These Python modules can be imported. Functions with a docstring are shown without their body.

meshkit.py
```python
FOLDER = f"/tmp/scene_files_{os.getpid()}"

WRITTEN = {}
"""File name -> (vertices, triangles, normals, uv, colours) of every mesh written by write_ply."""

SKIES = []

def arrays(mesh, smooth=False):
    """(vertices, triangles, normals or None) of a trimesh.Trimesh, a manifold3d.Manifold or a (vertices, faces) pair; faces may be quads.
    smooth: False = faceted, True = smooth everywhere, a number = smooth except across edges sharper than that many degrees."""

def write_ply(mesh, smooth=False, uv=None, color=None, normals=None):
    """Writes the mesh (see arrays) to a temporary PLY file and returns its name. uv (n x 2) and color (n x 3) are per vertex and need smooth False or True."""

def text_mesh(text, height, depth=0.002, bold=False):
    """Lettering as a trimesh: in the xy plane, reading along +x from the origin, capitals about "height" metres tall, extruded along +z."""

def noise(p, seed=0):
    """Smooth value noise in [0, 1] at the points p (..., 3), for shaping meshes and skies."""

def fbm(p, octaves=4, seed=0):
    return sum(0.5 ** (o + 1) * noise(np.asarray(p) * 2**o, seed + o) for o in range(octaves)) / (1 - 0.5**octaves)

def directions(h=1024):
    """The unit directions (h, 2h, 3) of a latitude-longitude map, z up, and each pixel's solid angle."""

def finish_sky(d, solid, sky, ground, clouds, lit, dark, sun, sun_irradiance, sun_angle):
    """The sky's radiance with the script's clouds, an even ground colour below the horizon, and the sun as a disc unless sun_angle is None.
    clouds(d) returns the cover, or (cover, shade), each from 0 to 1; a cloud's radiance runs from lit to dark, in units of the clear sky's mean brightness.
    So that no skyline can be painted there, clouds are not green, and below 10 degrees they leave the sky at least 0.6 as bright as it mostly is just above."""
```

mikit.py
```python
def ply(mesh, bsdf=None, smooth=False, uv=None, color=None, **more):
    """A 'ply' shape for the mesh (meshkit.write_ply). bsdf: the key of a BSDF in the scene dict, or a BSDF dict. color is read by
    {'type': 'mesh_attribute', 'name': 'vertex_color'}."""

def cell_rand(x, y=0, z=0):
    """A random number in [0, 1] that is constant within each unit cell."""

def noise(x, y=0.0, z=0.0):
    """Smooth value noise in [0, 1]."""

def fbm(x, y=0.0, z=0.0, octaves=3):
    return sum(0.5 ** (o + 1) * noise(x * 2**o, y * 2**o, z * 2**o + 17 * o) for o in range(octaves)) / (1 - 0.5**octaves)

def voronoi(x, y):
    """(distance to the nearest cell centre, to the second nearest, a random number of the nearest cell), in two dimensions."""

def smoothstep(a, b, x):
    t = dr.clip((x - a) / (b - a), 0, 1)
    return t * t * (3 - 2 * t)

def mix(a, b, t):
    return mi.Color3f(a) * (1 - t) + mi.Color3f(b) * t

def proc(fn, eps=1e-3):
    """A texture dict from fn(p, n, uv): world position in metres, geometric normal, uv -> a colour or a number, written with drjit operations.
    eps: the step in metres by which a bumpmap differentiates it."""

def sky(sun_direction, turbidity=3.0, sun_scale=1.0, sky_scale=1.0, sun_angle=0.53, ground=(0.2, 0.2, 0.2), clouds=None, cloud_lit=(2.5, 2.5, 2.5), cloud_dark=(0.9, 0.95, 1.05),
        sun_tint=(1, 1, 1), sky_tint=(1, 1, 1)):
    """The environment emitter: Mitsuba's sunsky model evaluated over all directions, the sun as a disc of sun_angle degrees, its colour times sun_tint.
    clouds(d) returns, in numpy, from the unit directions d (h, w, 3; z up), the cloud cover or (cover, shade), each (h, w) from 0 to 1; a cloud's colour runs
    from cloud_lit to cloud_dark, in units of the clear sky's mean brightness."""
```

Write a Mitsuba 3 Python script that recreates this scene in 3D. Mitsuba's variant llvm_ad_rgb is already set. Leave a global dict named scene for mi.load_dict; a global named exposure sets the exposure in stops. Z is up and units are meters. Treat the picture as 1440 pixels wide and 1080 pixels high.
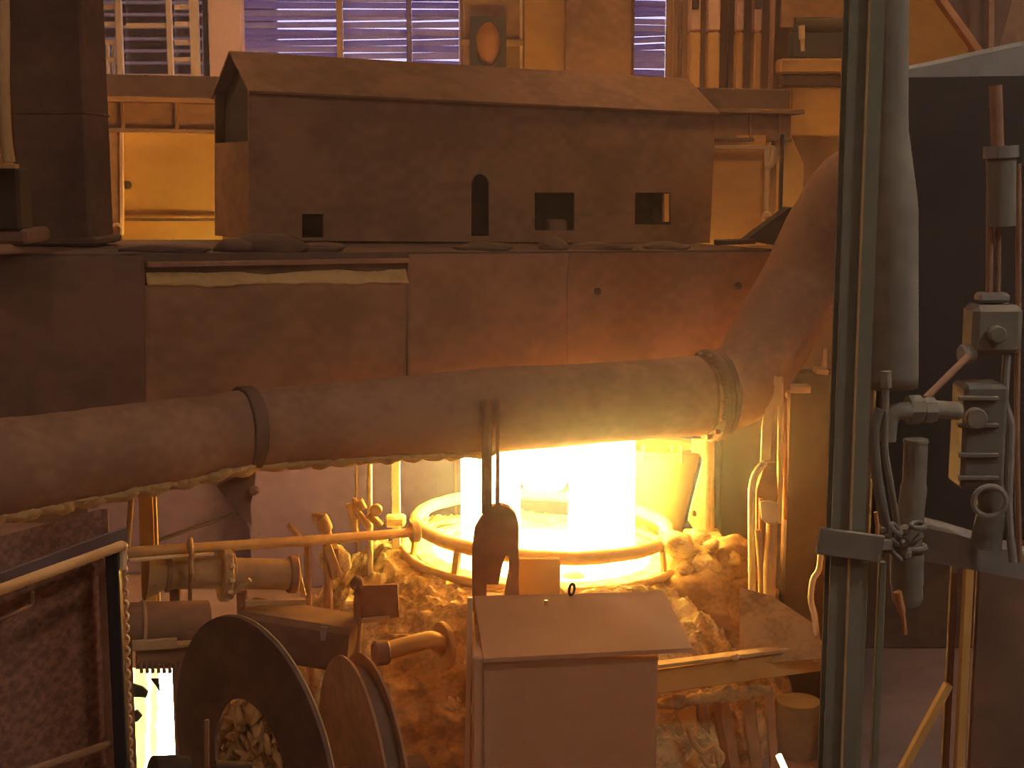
import math, random
import numpy as np, trimesh, mitsuba as mi, drjit as dr, mikit, meshkit
from shapely.geometry import Polygon, Point, box as sbox
from shapely import affinity
from scipy.interpolate import PchipInterpolator

T = mi.ScalarTransform4f
scene, labels = {}, {}
# ------------------------------------------------------------------ camera, sky, lights, exposure
H, PITCH, FOV = 6.85, 8.6, 40.0
cp, sp = math.cos(math.radians(PITCH)), math.sin(math.radians(PITCH))
scene['camera'] = {'type': 'perspective', 'fov': FOV, 'fov_axis': 'x', 'near_clip': 0.1, 'far_clip': 500.0,
                   'to_world': T().look_at(origin=[0, 0, H], target=[0, 10 * cp, H - 10 * sp], up=[0, 0, 1])}
scene['sky'] = mikit.sky((0.3, 0.6, 0.75), turbidity=6.0, sun_scale=0.0, sky_scale=5.2, sky_tint=(1.0, 0.9, 1.6),
                         clouds=lambda d: 0.6 + 0 * d[..., 2], cloud_lit=(1.1, 1.0, 1.25))
exposure = 0.0
HOT = (90.0, 43.0, 8.5)            # white-hot electrode graphite
BATH = (4.0, 2.3, 0.62)             # molten bath
STREAM = (9.0, 6.0, 2.2)           # slag stream at the left
HAZE, FUME = 0.012, 0.15       # thin haze in the whole bay, denser fume around the furnace (per metre)
# unseen high-bay lamps added as fill light: (x, y, z, radius, radiance)
FILL_LAMPS = [(-6.2, 18.3, 11.5, 0.35, (120, 64, 26)), (4.2, 19.0, 11.5, 0.35, (80, 42, 17)),
         (-4.5, 24.0, 12.4, 0.35, (85, 55, 40)), (2.0, 23.5, 12.4, 0.35, (70, 36, 17)), (7.5, 23.5, 12.4, 0.35, (130, 66, 22)),
         (-4.0, 7.0, 13.0, 0.35, (84, 56, 43)), (3.5, 7.0, 13.0, 0.35, (135, 88, 62)), (8.0, 3.5, 13.0, 0.35, (270, 262, 222)),
         (0.0, 0.0, 13.0, 0.35, (90, 64, 46))]

# ------------------------------------------------------------------ helpers
FPX = 720 / math.tan(math.radians(FOV / 2))
CAM = np.array([0, 0, H])
Z = np.array([0, 0, 1.0])

def ray(px, py):
    u, v = (px - 720) / FPX, (540 - py) / FPX
    return np.array([u, cp + v * sp, -sp + v * cp])

def P(px, py, Y):
    d = ray(px, py)
    return CAM + d * (Y / d[1])

def hit(px, py, p0, n):
    d = ray(px, py)
    return CAM + d * (np.dot(np.asarray(p0) - CAM, n) / np.dot(d, n))

def unit(v):
    v = np.asarray(v, float)
    return v / np.linalg.norm(v)

def cat(*ms):
    return trimesh.util.concatenate([m for m in ms])

def frame(n):
    n = unit(n)
    ex = unit(np.cross(Z, n))
    return ex, np.cross(n, ex), n

def place(m, o, ex, ey, ez):
    M = np.eye(4)
    M[:3, 0], M[:3, 1], M[:3, 2], M[:3, 3] = ex, ey, ez, o
    m = m.copy()
    m.apply_transform(M)
    return m

def curve(pts, n=24):
    pts = np.asarray(pts, float)
    s = np.r_[0, np.cumsum(np.linalg.norm(np.diff(pts, axis=0), axis=1))]
    return PchipInterpolator(s, pts)(np.linspace(0, s[-1], n))

def tube(path, r, sides=16, cap=True, squash=None):
    p = np.asarray(path, float)
    r = np.broadcast_to(np.asarray(r, float), (len(p),))
    t = np.gradient(p, axis=0)
    t /= np.linalg.norm(t, axis=1, keepdims=True) + 1e-12
    a = np.cross(t[0], Z if abs(t[0][2]) < 0.9 else [1, 0, 0])
    a = unit(a)
    A = []
    for i in range(len(p)):
        a = unit(a - t[i] * np.dot(a, t[i]))
        A.append(a)
    A = np.array(A)
    B = np.cross(t, A)
    ang = np.arange(sides) * 2 * np.pi / sides
    v = p[:, None] + r[:, None, None] * (np.cos(ang)[None, :, None] * A[:, None] + np.sin(ang)[None, :, None] * B[:, None])
    i, j = np.meshgrid(np.arange(len(p) - 1), np.arange(sides), indexing='ij')
    q = np.stack([i * sides + j, i * sides + (j + 1) % sides, (i + 1) * sides + (j + 1) % sides, (i + 1) * sides + j], -1).reshape(-1, 4)
    f = np.vstack([q[:, [0, 1, 2]], q[:, [0, 2, 3]]])
    v = v.reshape(-1, 3)
    if cap:
        k = len(v)
        v = np.vstack([v, p[0], p[-1]])
        e = (len(p) - 1) * sides
        f = np.vstack([f, [[k, (m + 1) % sides, m] for m in range(sides)], [[k + 1, e + m, e + (m + 1) % sides] for m in range(sides)]])
    return trimesh.Trimesh(v, f, process=False)

def rod(a, b, r, sides=14, r2=None):
    a, b = np.asarray(a, float), np.asarray(b, float)
    return tube([a, a + (b - a) * .5, b], [r, (r + (r2 or r)) / 2, r2 or r], sides)

def hollow(path, r, wall, sides=28):
    """An open-ended pipe with a wall."""
    o, i = tube(path, r, sides, cap=False), tube(path, np.asarray(r) - wall, sides, cap=False)
    i.invert()
    n, m = len(o.vertices), len(np.asarray(path))
    v = np.vstack([o.vertices, i.vertices])
    f = [o.faces, i.faces + n]
    for k, s in ((0, 1), ((m - 1) * sides, -1)):
        a = k + np.arange(sides)
        b = k + (np.arange(sides) + 1) % sides
        q = np.stack([a, b, b + n, a + n], 1)[:, ::-s]
        f.append(np.vstack([q[:, [0, 1, 2]], q[:, [0, 2, 3]]]))
    m_ = trimesh.Trimesh(v, np.vstack(f), process=False)
    return m_

def beam(a, b, w, h, up=Z, ch=0.12):
    """A bar of rectangular section with chamfered long edges from a to b: w across, h along up."""
    a, b = np.asarray(a, float), np.asarray(b, float)
    ez = unit(b - a)
    up = np.asarray(up, float)
    if abs(np.dot(ez, unit(up))) > 0.97:
        up = np.array([0, 1.0, 0])
    ey = unit(up - ez * np.dot(up, ez))
    ex = np.cross(ey, ez)
    c = min(w, h) * ch
    x, y = w / 2, h / 2
    poly = Polygon([(-x + c, -y), (x - c, -y), (x, -y + c), (x, y - c), (x - c, y), (-x + c, y), (-x, y - c), (-x, -y + c)])
    m = trimesh.creation.extrude_polygon(poly, np.linalg.norm(b - a), engine='earcut')
    return place(m, a, ex, ey, ez)

def ibeam(a, b, w, h, tf, tw, up=Z, mid=None):
    a, b = np.asarray(a, float), np.asarray(b, float)
    ez = unit(b - a)
    ey = unit(np.asarray(up, float) - ez * np.dot(up, ez))
    ex = np.cross(ey, ez)
    g = sbox(-w / 2, -h / 2, w / 2, -h / 2 + tf).union(sbox(-w / 2, h / 2 - tf, w / 2, h / 2)).union(sbox(-tw / 2, -h / 2, tw / 2, h / 2))
    if mid:
        g = g.union(sbox(-w * .8, mid - tf / 2, w * .8, mid + tf / 2))
    return place(trimesh.creation.extrude_polygon(g, np.linalg.norm(b - a), engine='earcut'), a, ex, ey, ez)

def bx(cx, cy, cz, sx, sy, sz, rot=0, ch=0.03):
    c = min(ch, sx * .3, sy * .3, sz * .3)
    import manifold3d as m3
    pts = []
    for x in (-1, 1):
        for y in (-1, 1):
            for z in (-1, 1):
                for k in range(3):
                    d = [c, c, c]
                    d[k] = 0
                    pts.append([x * (sx / 2 - d[0]), y * (sy / 2 - d[1]), z * (sz / 2 - d[2])])
    m = trimesh.convex.convex_hull(np.array(pts))
    m.apply_transform(trimesh.transformations.rotation_matrix(rot, [0, 0, 1]))
    m.apply_translation([cx, cy, cz])
    return m

def solid(poly, o, n, thick):
    """shapely polygon in the plane's own metres (x to the right, y up), front face on the plane, thick away from the viewer."""
    ex, ey, ez = frame(n)
    gs = getattr(poly, 'geoms', [poly])
    out = []
    for g in gs:
        m = trimesh.creation.extrude_polygon(g, thick, engine='earcut')
        m.apply_translation([0, 0, -thick])
        out.append(place(m, o, ex, ey, ez))
    return cat(*out)

def topoly(pts, p0, n):
    ex, ey, _ = frame(n)
    q = [hit(x, y, p0, n) - p0 for x, y in pts]
    return Polygon([(np.dot(a, ex), np.dot(a, ey)) for a in q])

def plate(pts, Y, thick, n=(0, -1, 0), holes=(), soft=0):
    """A plate cut to an outline, standing at distance Y."""
    p0 = P(*np.mean(pts, axis=0), Y)
    g = topoly(pts, p0, n)
    if soft:
        g = g.buffer(-soft).buffer(2 * soft).buffer(-soft)
    for h in holes:
        g = g.difference(topoly(h, p0, n))
    return solid(g.buffer(0), p0, n, thick)

def lathe(profile, c, axis=Z, n=48):
    """(r, h) profile turned about axis at c."""
    pr = np.asarray(profile, float)
    m = trimesh.creation.revolve(pr, sections=n)
    ez = unit(axis)
    ex = unit(np.cross([0, 1, 0] if abs(ez[1]) < .9 else [1, 0, 0], ez))
    return place(m, c, ex, np.cross(ez, ex), ez)

def ringm(c, axis, ro, ri, h, n=48, ch=0.15):
    b = min(h, ro - ri) * ch
    return lathe([(ri, b), (ri + b, 0), (ro - b, 0), (ro, b), (ro, h - b), (ro - b, h), (ri + b, h), (ri, h - b), (ri, b)], np.asarray(c) - unit(axis) * h / 2, axis, n)

def torus(c, axis, R, r, n=40, k=10):
    a = np.linspace(0, 2 * np.pi, k + 1)
    return lathe(np.stack([R + r * np.cos(a), r * np.sin(a)], 1), c, axis, n)

def disc(c, axis, r, h, n=32):
    b = min(h, r) * .15
    return lathe([(0, 0), (r - b, 0), (r, b), (r, h - b), (r - b, h), (0, h)], np.asarray(c) - unit(axis) * h / 2, axis, n)

def rock(c, size, seed, sub=2):
    m = trimesh.creation.icosphere(subdivisions=sub)
    v = np.array(m.vertices)
    k = 0.65 + 0.7 * meshkit.fbm(v * 1.7 + seed * 7.3, 3, seed)
    v = v * k[:, None] * np.asarray(size)
    return trimesh.Trimesh(v + np.asarray(c), m.faces, process=False)

def rough_grid(o, eu, ev, nu, nv, amp, scale, seed, thick=0.03, edge=0.0):
    """A dented sheet: nu x nv grid spanned by eu, ev from o, normal = eu x ev, with thickness."""
    u, v = np.meshgrid(np.linspace(0, 1, nu), np.linspace(0, 1, nv), indexing='ij')
    n = unit(np.cross(eu, ev))
    p = np.asarray(o) + u[..., None] * eu + v[..., None] * ev
    d = (meshkit.fbm(p * scale, 4, seed) - .5) * amp * 2
    if edge:
        p = p + (np.asarray(ev) * ((meshkit.fbm(np.stack([u * 14, 0 * u, 0 * u + seed], -1), 3) - .5) * edge * (1 - v))[..., None])
    front = (p + n * d[..., None]).reshape(-1, 3)
    back = front - n * thick
    i, j = np.meshgrid(np.arange(nu - 1), np.arange(nv - 1), indexing='ij')
    q = np.stack([i * nv + j, (i + 1) * nv + j, (i + 1) * nv + j + 1, i * nv + j + 1], -1).reshape(-1, 4)
    k = nu * nv
    loop = np.r_[np.arange(nu) * nv, (nu - 1) * nv + np.arange(1, nv), (np.arange(nu - 2, -1, -1)) * nv + nv - 1, np.arange(nv - 2, -1, -1)]
    side = np.stack([loop[1:], loop[:-1], loop[:-1] + k, loop[1:] + k], 1)
    qs = np.vstack([q, q[:, ::-1] + k, side])
    return trimesh.Trimesh(np.vstack([front, back]), np.vstack([qs[:, [0, 1, 2]], qs[:, [0, 2, 3]]]), process=False)

used = {}
def numbered(key):
    k = used.get(key, 0)
    used[key] = k + 1
    return key if k == 0 else f'{key}_{k:03d}'

def thing(name, label, cat_, group=None):
    key = numbered(name)
    labels[key] = {'label': label, 'category': cat_}
    if group:
        labels[key]['group'] = group
    return key

def part(parent, name, mesh, mat, smooth=35, label=None, **more):
    key = numbered(f'{parent}__{name}')
    scene[key] = mikit.ply(mesh, mat, smooth, **more)
    if label:
        labels[key] = {'label': label}
    return key

def one(name, label, cat_, mesh, mat, smooth=35, group=None, kind=None, **more):
    """A thing that is a single mesh."""
    key = thing(name, label, cat_, group)
    scene[key] = mikit.ply(mesh, mat, smooth, **more)
    if kind:
        labels[key]['kind'] = kind
    return key

def struct(name, label, mesh, mat, smooth=False):
    scene[name] = mikit.ply(mesh, mat, smooth)
    labels[name] = {'label': label, 'kind': 'structure'}
    return name

def glow(rad):
    return {'emitter': {'type': 'area', 'radiance': {'type': 'rgb', 'value': list(rad)}}}

# ------------------------------------------------------------------ materials
def dirty(c1, c2, s, rough=0.75, spec=0.25, streak=1.0, metallic=0.0):
    def fn(p, n, uv):
        k = mikit.fbm(p.x * s, p.y * s, p.z * s * streak, 4)
        k2 = mikit.noise(p.x * s * 7, p.y * s * 7, p.z * s * 7)
        return mikit.mix(c1, c2, mikit.smoothstep(0.3, 0.7, k * 0.8 + k2 * 0.2))
    return {'type': 'twosided', 'bsdf': {'type': 'principled', 'base_color': mikit.proc(fn), 'roughness': rough, 'specular': spec, 'metallic': metallic}}

def plain(c, rough=0.6, spec=0.3, metallic=0.0):
    return {'type': 'twosided', 'bsdf': {'type': 'principled', 'base_color': {'type': 'rgb', 'value': list(c)}, 'roughness': rough, 'specular': spec, 'metallic': metallic}}

M = {
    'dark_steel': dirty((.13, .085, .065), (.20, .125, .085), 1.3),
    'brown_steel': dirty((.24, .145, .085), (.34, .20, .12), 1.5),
    'rust_pipe': dirty((.28, .165, .11), (.38, .235, .15), 2.0, streak=.6),
    'brass': plain((.72, .46, .20), .4, .5),
    'dust': dirty((.55, .38, .17), (.68, .48, .22), 3.0, rough=.95, spec=.05),  # dust tone that also paints the lit ledge and lit pipe underside
    'crust': dirty((.34, .25, .12), (.78, .60, .32), 5.5, rough=.95, spec=.05),
    'olive_paint': dirty((.18, .185, .14), (.23, .23, .18), 2.5, streak=.3),
    'grey_pipe': dirty((.20, .18, .15), (.26, .24, .20), 2.0, streak=.3),
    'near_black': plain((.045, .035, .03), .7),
    'black_steel': plain((.03, .032, .035), .45, .4),
    'gold_steel': dirty((.42, .29, .14), (.54, .38, .20), 2.5, streak=.4),
    'ochre_sheet': dirty((.55, .33, .11), (.62, .38, .14), 1.2),
    'grey_casing': dirty((.115, .095, .26), (.145, .12, .32), 1.1, streak=.25),
    'cabinet_paint': dirty((.60, .38, .23), (.64, .41, .25), .9),
    'shoulder_slag': dirty((.26, .17, .08), (.46, .31, .15), 4.0, rough=.95, spec=.05),
    'purple_paint': plain((.15, .115, .115), .6),
    'grey_slab': dirty((.24, .23, .22), (.30, .29, .27), 2.0),
    'rusty_sheet': dirty((.17, .095, .07), (.30, .165, .11), 24.0),
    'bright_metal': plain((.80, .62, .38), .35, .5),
    'hot_skin': plain((.7, .5, .3), .8),
    'concrete': dirty((.34, .26, .26), (.42, .33, .33), .8),
    'wall_paint': dirty((.22, .135, .085), (.27, .165, .105), .5, streak=.3),
    'casing_dark': dirty((.075, .05, .042), (.10, .066, .055), 1.5, streak=.3),
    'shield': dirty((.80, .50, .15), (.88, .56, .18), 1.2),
    'pink_panel': dirty((.80, .58, .46), (.88, .62, .50), 4.0, streak=.15),
    'violet_slat': {'type': 'principledthin', 'base_color': {'type': 'rgb', 'value': [.46, .44, .80]}, 'roughness': .7, 'diff_trans': 1.0},
    'lilac_slat': {'type': 'principledthin', 'base_color': {'type': 'rgb', 'value': [.62, .58, .78]}, 'roughness': .7, 'diff_trans': 1.0},
    'glass': {'type': 'thindielectric'},
    'hose': plain((.17, .16, .14), .6),
    'cream_paint': plain((.86, .70, .50), .6),
    'terracotta': plain((.45, .22, .10), .7),
}
for k, v in M.items():
    scene['m_' + k] = {**v}
for k in list(M):
    M[k] = 'm_' + k
D = M

# ------------------------------------------------------------------ the setting: one bay of the melt shop
XL, XR, YB, YF, ZT = -13.0, 13.0, 27.0, -5.0, 15.0
struct('floor', 'dusty purple brown concrete floor of the melt shop', bx(0, 11, -.15, 27, 33, .3, ch=.01), D['concrete'])
struct('ceiling', 'dark roof deck of the hall', bx(0, 11, ZT + .15, 27, 33, .3, ch=.01), D['dark_steel'])
struct('wall_left', 'brown painted side wall of the hall', bx(XL - .15, 11, ZT / 2, .3, 33, ZT, ch=.01), D['wall_paint'])
struct('wall_right', 'brown painted side wall of the hall behind the valves', bx(XR + .15, 11, ZT / 2, .3, 33, ZT, ch=.01), D['wall_paint'])
struct('wall_front', 'brown painted wall behind the viewer', bx(0, YF - .15, ZT / 2, 27, .3, ZT, ch=.01), D['wall_paint'])

wins = {1: (137, 300, -60, 112), 2: (336, 648, -60, 118), 3: (888, 942, -60, 122)}
wg = sbox(XL, 0, XR, ZT)
wrect = {}
for k, (x0, x1, y0, y1) in wins.items():
    a, b = P(x0, y1, YB), P(x1, y0, YB)
    wrect[k] = (a[0], a[2], b[0], b[2])
    wg = wg.difference(sbox(a[0], a[2], b[0], b[2]))
struct('wall_back', 'brown back wall of the hall pierced by three window bands', solid(wg, np.array([0, YB, 0]), (0, -1, 0), .3), D['wall_paint'])

def win_bar(parent, px, w, x0y, x1y, mat, Y=YB - .06, d=.12):
    a, b = P(px, x0y, Y), P(px, x1y, Y)
    part(parent, 'mullion', beam([a[0], a[1], a[2]], [a[0], a[1], b[2]], w, d), mat)

rng = random.Random(3)
# left window: cream glazing bars with small panes
x0, z0, x1, z1 = wrect[1]
struct('window_1', 'tall multi pane window with cream glazing bars at the top left', cat(beam([x0, YB + .05, z0], [x1, YB + .05, z0], .2, .1), beam([x0, YB + .05, z0], [x0, YB + .05, z1], .1, .2), beam([x1, YB + .05, z0], [x1, YB + .05, z1], .1, .2)), D['dark_steel'])
for px, w in ((171, .12), (241, .10), (276, .17)):
    win_bar('window_1', px, w, 122 if px == 171 else 110, -55, D['cream_paint'])
win_bar('window_1', 293, .12, 112, -55, D['black_steel'])
cols = [(137, 165), (178, 236), (246, 268), (285, 299)]
for c0, c1 in cols:
    ys = [-40, -14, 10, 34, 60, 84, 108] if c1 - c0 < 40 else [-40, 36, 108]
    for ya, yb in zip(ys[:-1], ys[1:]):
        a, b = P(c0, yb - 2, YB + .12), P(c1, ya + 2, YB + .12)
        part('window_1', 'pane', bx((a[0] + b[0]) / 2, YB + .12, (a[2] + b[2]) / 2, b[0] - a[0], .02, b[2] - a[2], ch=.003), D['glass'], smooth=False)
        a, b = P(c0, yb, YB + .02), P(c1, yb, YB + .02)
        part('window_1', 'glazing_bar', beam(a, b, .08, .09), D['cream_paint'])
for px in (143, 152, 160):
    a, b = P(px, 108, YB + .02), P(px, 62, YB + .02)
    part('window_1', 'glazing_bar', beam(a, b, .05, .06), D['cream_paint'])
t = thing('added_building', 'dark brown building added outside to darken the lattice window panes', 'building')  # added outside to cover the sky so the lattice panes turn dark
part(t, 'wall', bx(P(215, 50, 31)[0], 31.3, 6.5, 5.2, .5, 13), D['dark_steel'], smooth=False)
for k in range(9):
    q = P(215, -30 + k * 17, 30.9)
    part(t, 'ledge', beam([q[0] - 2.4, 30.9, q[2]], [q[0] + 2.4, 30.9, q[2]], .15, .06), D['pink_panel'], smooth=False)
# blue window: slatted blinds
def blind(n, mull):
    x0, z0, x1, z1 = wrect[n]
    w = f'window_{n}'
    k = int((z1 - z0) / .115)
    run = 0
    for i in range(k):
        z = z0 + .06 + i * .115 + rng.uniform(-.02, .02)
        t = rng.uniform(-.03, .03)
        xs = [x0 + .02] + [P(m, 50, YB)[0] for m in mull] + [x1 - .02]
        for xa, xb in zip(xs[:-1], xs[1:]):
            m = beam([xa + .03, YB + .16, z], [xb - .03, YB + .16, z + t], .012, .135, up=[0, .40 + rng.uniform(-.2, .3), .8])
            part(w, 'slat', m, D['lilac_slat' if rng.random() < .45 else 'violet_slat'], smooth=False)
    part(w, 'pane', bx((x0 + x1) / 2, YB + .25, (z0 + z1) / 2, x1 - x0, .012, z1 - z0, ch=.003), D['glass'], smooth=False)
x0, z0, x1, z1 = wrect[2]
fr = lambda x0, z0, x1, z1: cat(beam([x0, YB + .08, z0], [x1, YB + .08, z0], .16, .08), beam([x0, YB + .08, z0], [x0, YB + .08, z1], .08, .16), beam([x1, YB + .08, z0], [x1, YB + .08, z1], .08, .16))
struct('window_2', 'wide lilac window with uneven horizontal blind slats', fr(x0, z0, x1, z1), D['pink_panel'])
win_bar('window_2', 479, .11, 118, -55, D['gold_steel'])
win_bar('window_2', 576, .09, 118, -55, D['grey_casing'])
blind(2, (479, 576))
struct('window_3', 'narrow louvred window right of the round duct', fr(*wrect[3]), D['brown_steel'])
blind(3, ())

# back-wall furniture (top of the picture)
def upright(name, label, catg, x0, x1, ytop, ybot, Y, depth, mat, **k):
    a, b = P(x0, ybot, Y), P(x1, ytop, Y)
    return one(name, label, catg, bx((a[0] + b[0]) / 2, Y + depth / 2, (a[2] + b[2]) / 2, b[0] - a[0], depth, b[2] - a[2], ch=.02), mat, smooth=False, **k)

def floor_y(Y):   # pixel row at which the floor lies at distance Y
    return 540 + FPX * math.tan(math.atan2(H, Y) - math.radians(PITCH))

def roof_y(Y):
    return 540 - FPX * math.tan(math.atan2(ZT - H, Y) + math.radians(PITCH))

upright('pilaster', 'pink streaked pilaster between the lattice window and the lilac window', 'pilaster', 301, 333, -180, 300, 26.6, .36, D['pink_panel'])
t = thing('wall_column', 'brown square column behind the round fan', 'column')
a, b = P(652, 300, 26.2), P(733, -190, 26.2)
part(t, 'shaft', bx((a[0] + b[0]) / 2, 26.55, (a[2] + b[2]) / 2, b[0] - a[0], .7, b[2] - a[2]), D['brown_steel'], smooth=False)
part(t, 'band', beam(P(650, 60, 26.15), P(735, 60, 26.15), .14, .12), D['gold_steel'])
part(t, 'edge_trim', beam(P(733, 118, 26.15), P(733, -190, 26.15), .06, .06), D['bright_metal'])
t = thing('wall_fan', 'round fan in a black square housing high on the brown column', 'fan')
a, b = P(661, 100, 25.9), P(712, 23, 25.9)
hc = [(a[0] + b[0]) / 2, 25.9, (a[2] + b[2]) / 2]
hw, hh = b[0] - a[0], b[2] - a[2]
g = sbox(-hw / 2, -hh / 2, hw / 2, hh / 2).difference(affinity.scale(Point(0, 0).buffer(1, 24), hw * .34, hh * .41))
part(t, 'housing', solid(g, np.array(hc), (0, -1, 0), .28), D['black_steel'], smooth=False)
dm = trimesh.creation.icosphere(subdivisions=3)
dm.apply_scale([hw * .35, .07, hh * .42]); dm.apply_translation([hc[0], 26.06, hc[2]])
part(t, 'round_cover', dm, D['terracotta'])
upright('panel_column', 'wide pinkish column left of the round duct', 'column', 736, 796, -190, 320, 26.2, .7, D['ochre_sheet'])
c = P(842, 0, 24.7); rr = 45 / FPX * 24.7
t = thing('round_duct', 'vertical round duct that fades from orange to dark brown', 'duct')
part(t, 'barrel', rod([c[0], c[1], 0], [c[0], c[1], ZT - .002], rr, 40), D['brown_steel'])
part(t, 'seam_band', ringm([c[0], c[1], P(842, -30, 24.7)[2]], Z, rr + .03, rr - .01, .1), D['dark_steel'])
upright('slim_post', 'slim orange edged post right of the louvred window', 'post', 943, 951, -190, 300, 25.4, .12, D['gold_steel'])
upright('dark_post', 'dark brown post beside the slim orange post', 'post', 951, 964, -190, 300, 25.5, .2, D['dark_steel'])
for i, (xa, xb, lab) in enumerate(((966, 990, 'narrow ochre locker right of the dark brown post'), (991, 1018, 'ochre locker left of the dark gap between the lockers'), (1031, 1052, 'ochre locker right of the dark gap between the lockers'), (1055, 1078, 'rightmost ochre locker with a dark slot near its top'))):
    t = thing('tall_locker', lab, 'locker')
    Y = 25.2 + .05 * i
    a, b = P(xa, 300, Y), P(xb, -190, Y)
    k = P(xa, 44, Y)[2]
    part(t, 'lower_door', bx((a[0] + b[0]) / 2, Y + .2, (a[2] + k) / 2, b[0] - a[0], .4, k - a[2] - .02), D['ochre_sheet'], smooth=False)
    part(t, 'upper_door', bx((a[0] + b[0]) / 2, Y + .22, (b[2] + k) / 2, b[0] - a[0], .4, b[2] - k - .02), D['pink_panel'], smooth=False)
    if i in (0, 3):
        s = P((xa + xb) / 2, 8, Y - .01)
        part(t, 'dark_slot', bx(s[0], Y, P(0, -10, Y)[2], .12, .06, .55, ch=.01), D['near_black'], smooth=False)
upright('gap_filler', 'dark recessed strip between the middle lockers', 'panel', 1019, 1030, -190, 300, 25.55, .1, D['black_steel'])
upright('red_edged_post', 'dark red brown post at the right end of the lockers', 'post', 1079, 1096, -190, 300, 25.0, .3, D['rust_pipe'])
# cabinet shelf far right
t = thing('wall_shelf', 'ochre ledge with a dark underside left of the olive column', 'shelf')
for (ya, yb, mat, n_, xa, xb, dd) in ((82, 103, 'ochre_sheet', 'front_board', 1097, 1190, .5), (104, 121, 'dark_steel', 'under_board', 1100, 1190, .35)):
    a, b = P(xa, yb, 24.6), P(xb, ya, 24.6)
    part(t, n_, bx((a[0] + b[0]) / 2, 24.6 + dd / 2 + (.1 if n_ == 'under_board' else 0), (a[2] + b[2]) / 2, b[0] - a[0], dd, b[2] - a[2]), D[mat], smooth=False)
upright('ochre_cabinet', 'plain ochre wall cabinet below the ledge left of the olive column', 'cabinet', 1111, 1188, 123, 191, 26.3, .69, D['ochre_sheet'])
t = thing('winch', 'black winch block with upright lever on the ochre ledge', 'winch')
a = P(1150, 78, 24.8)
part(t, 'body', bx(a[0], 24.9, a[2] + .17, .95, .4, .46), D['black_steel'], smooth=False)
part(t, 'drum', rod([a[0] - .4, 24.85, a[2] + .48], [a[0] + .5, 24.85, a[2] + .48], .17), D['near_black'])
part(t, 'lever', rod(P(1129, 72, 24.5), P(1128, 36, 24.5), .04), D['bright_metal'])
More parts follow.
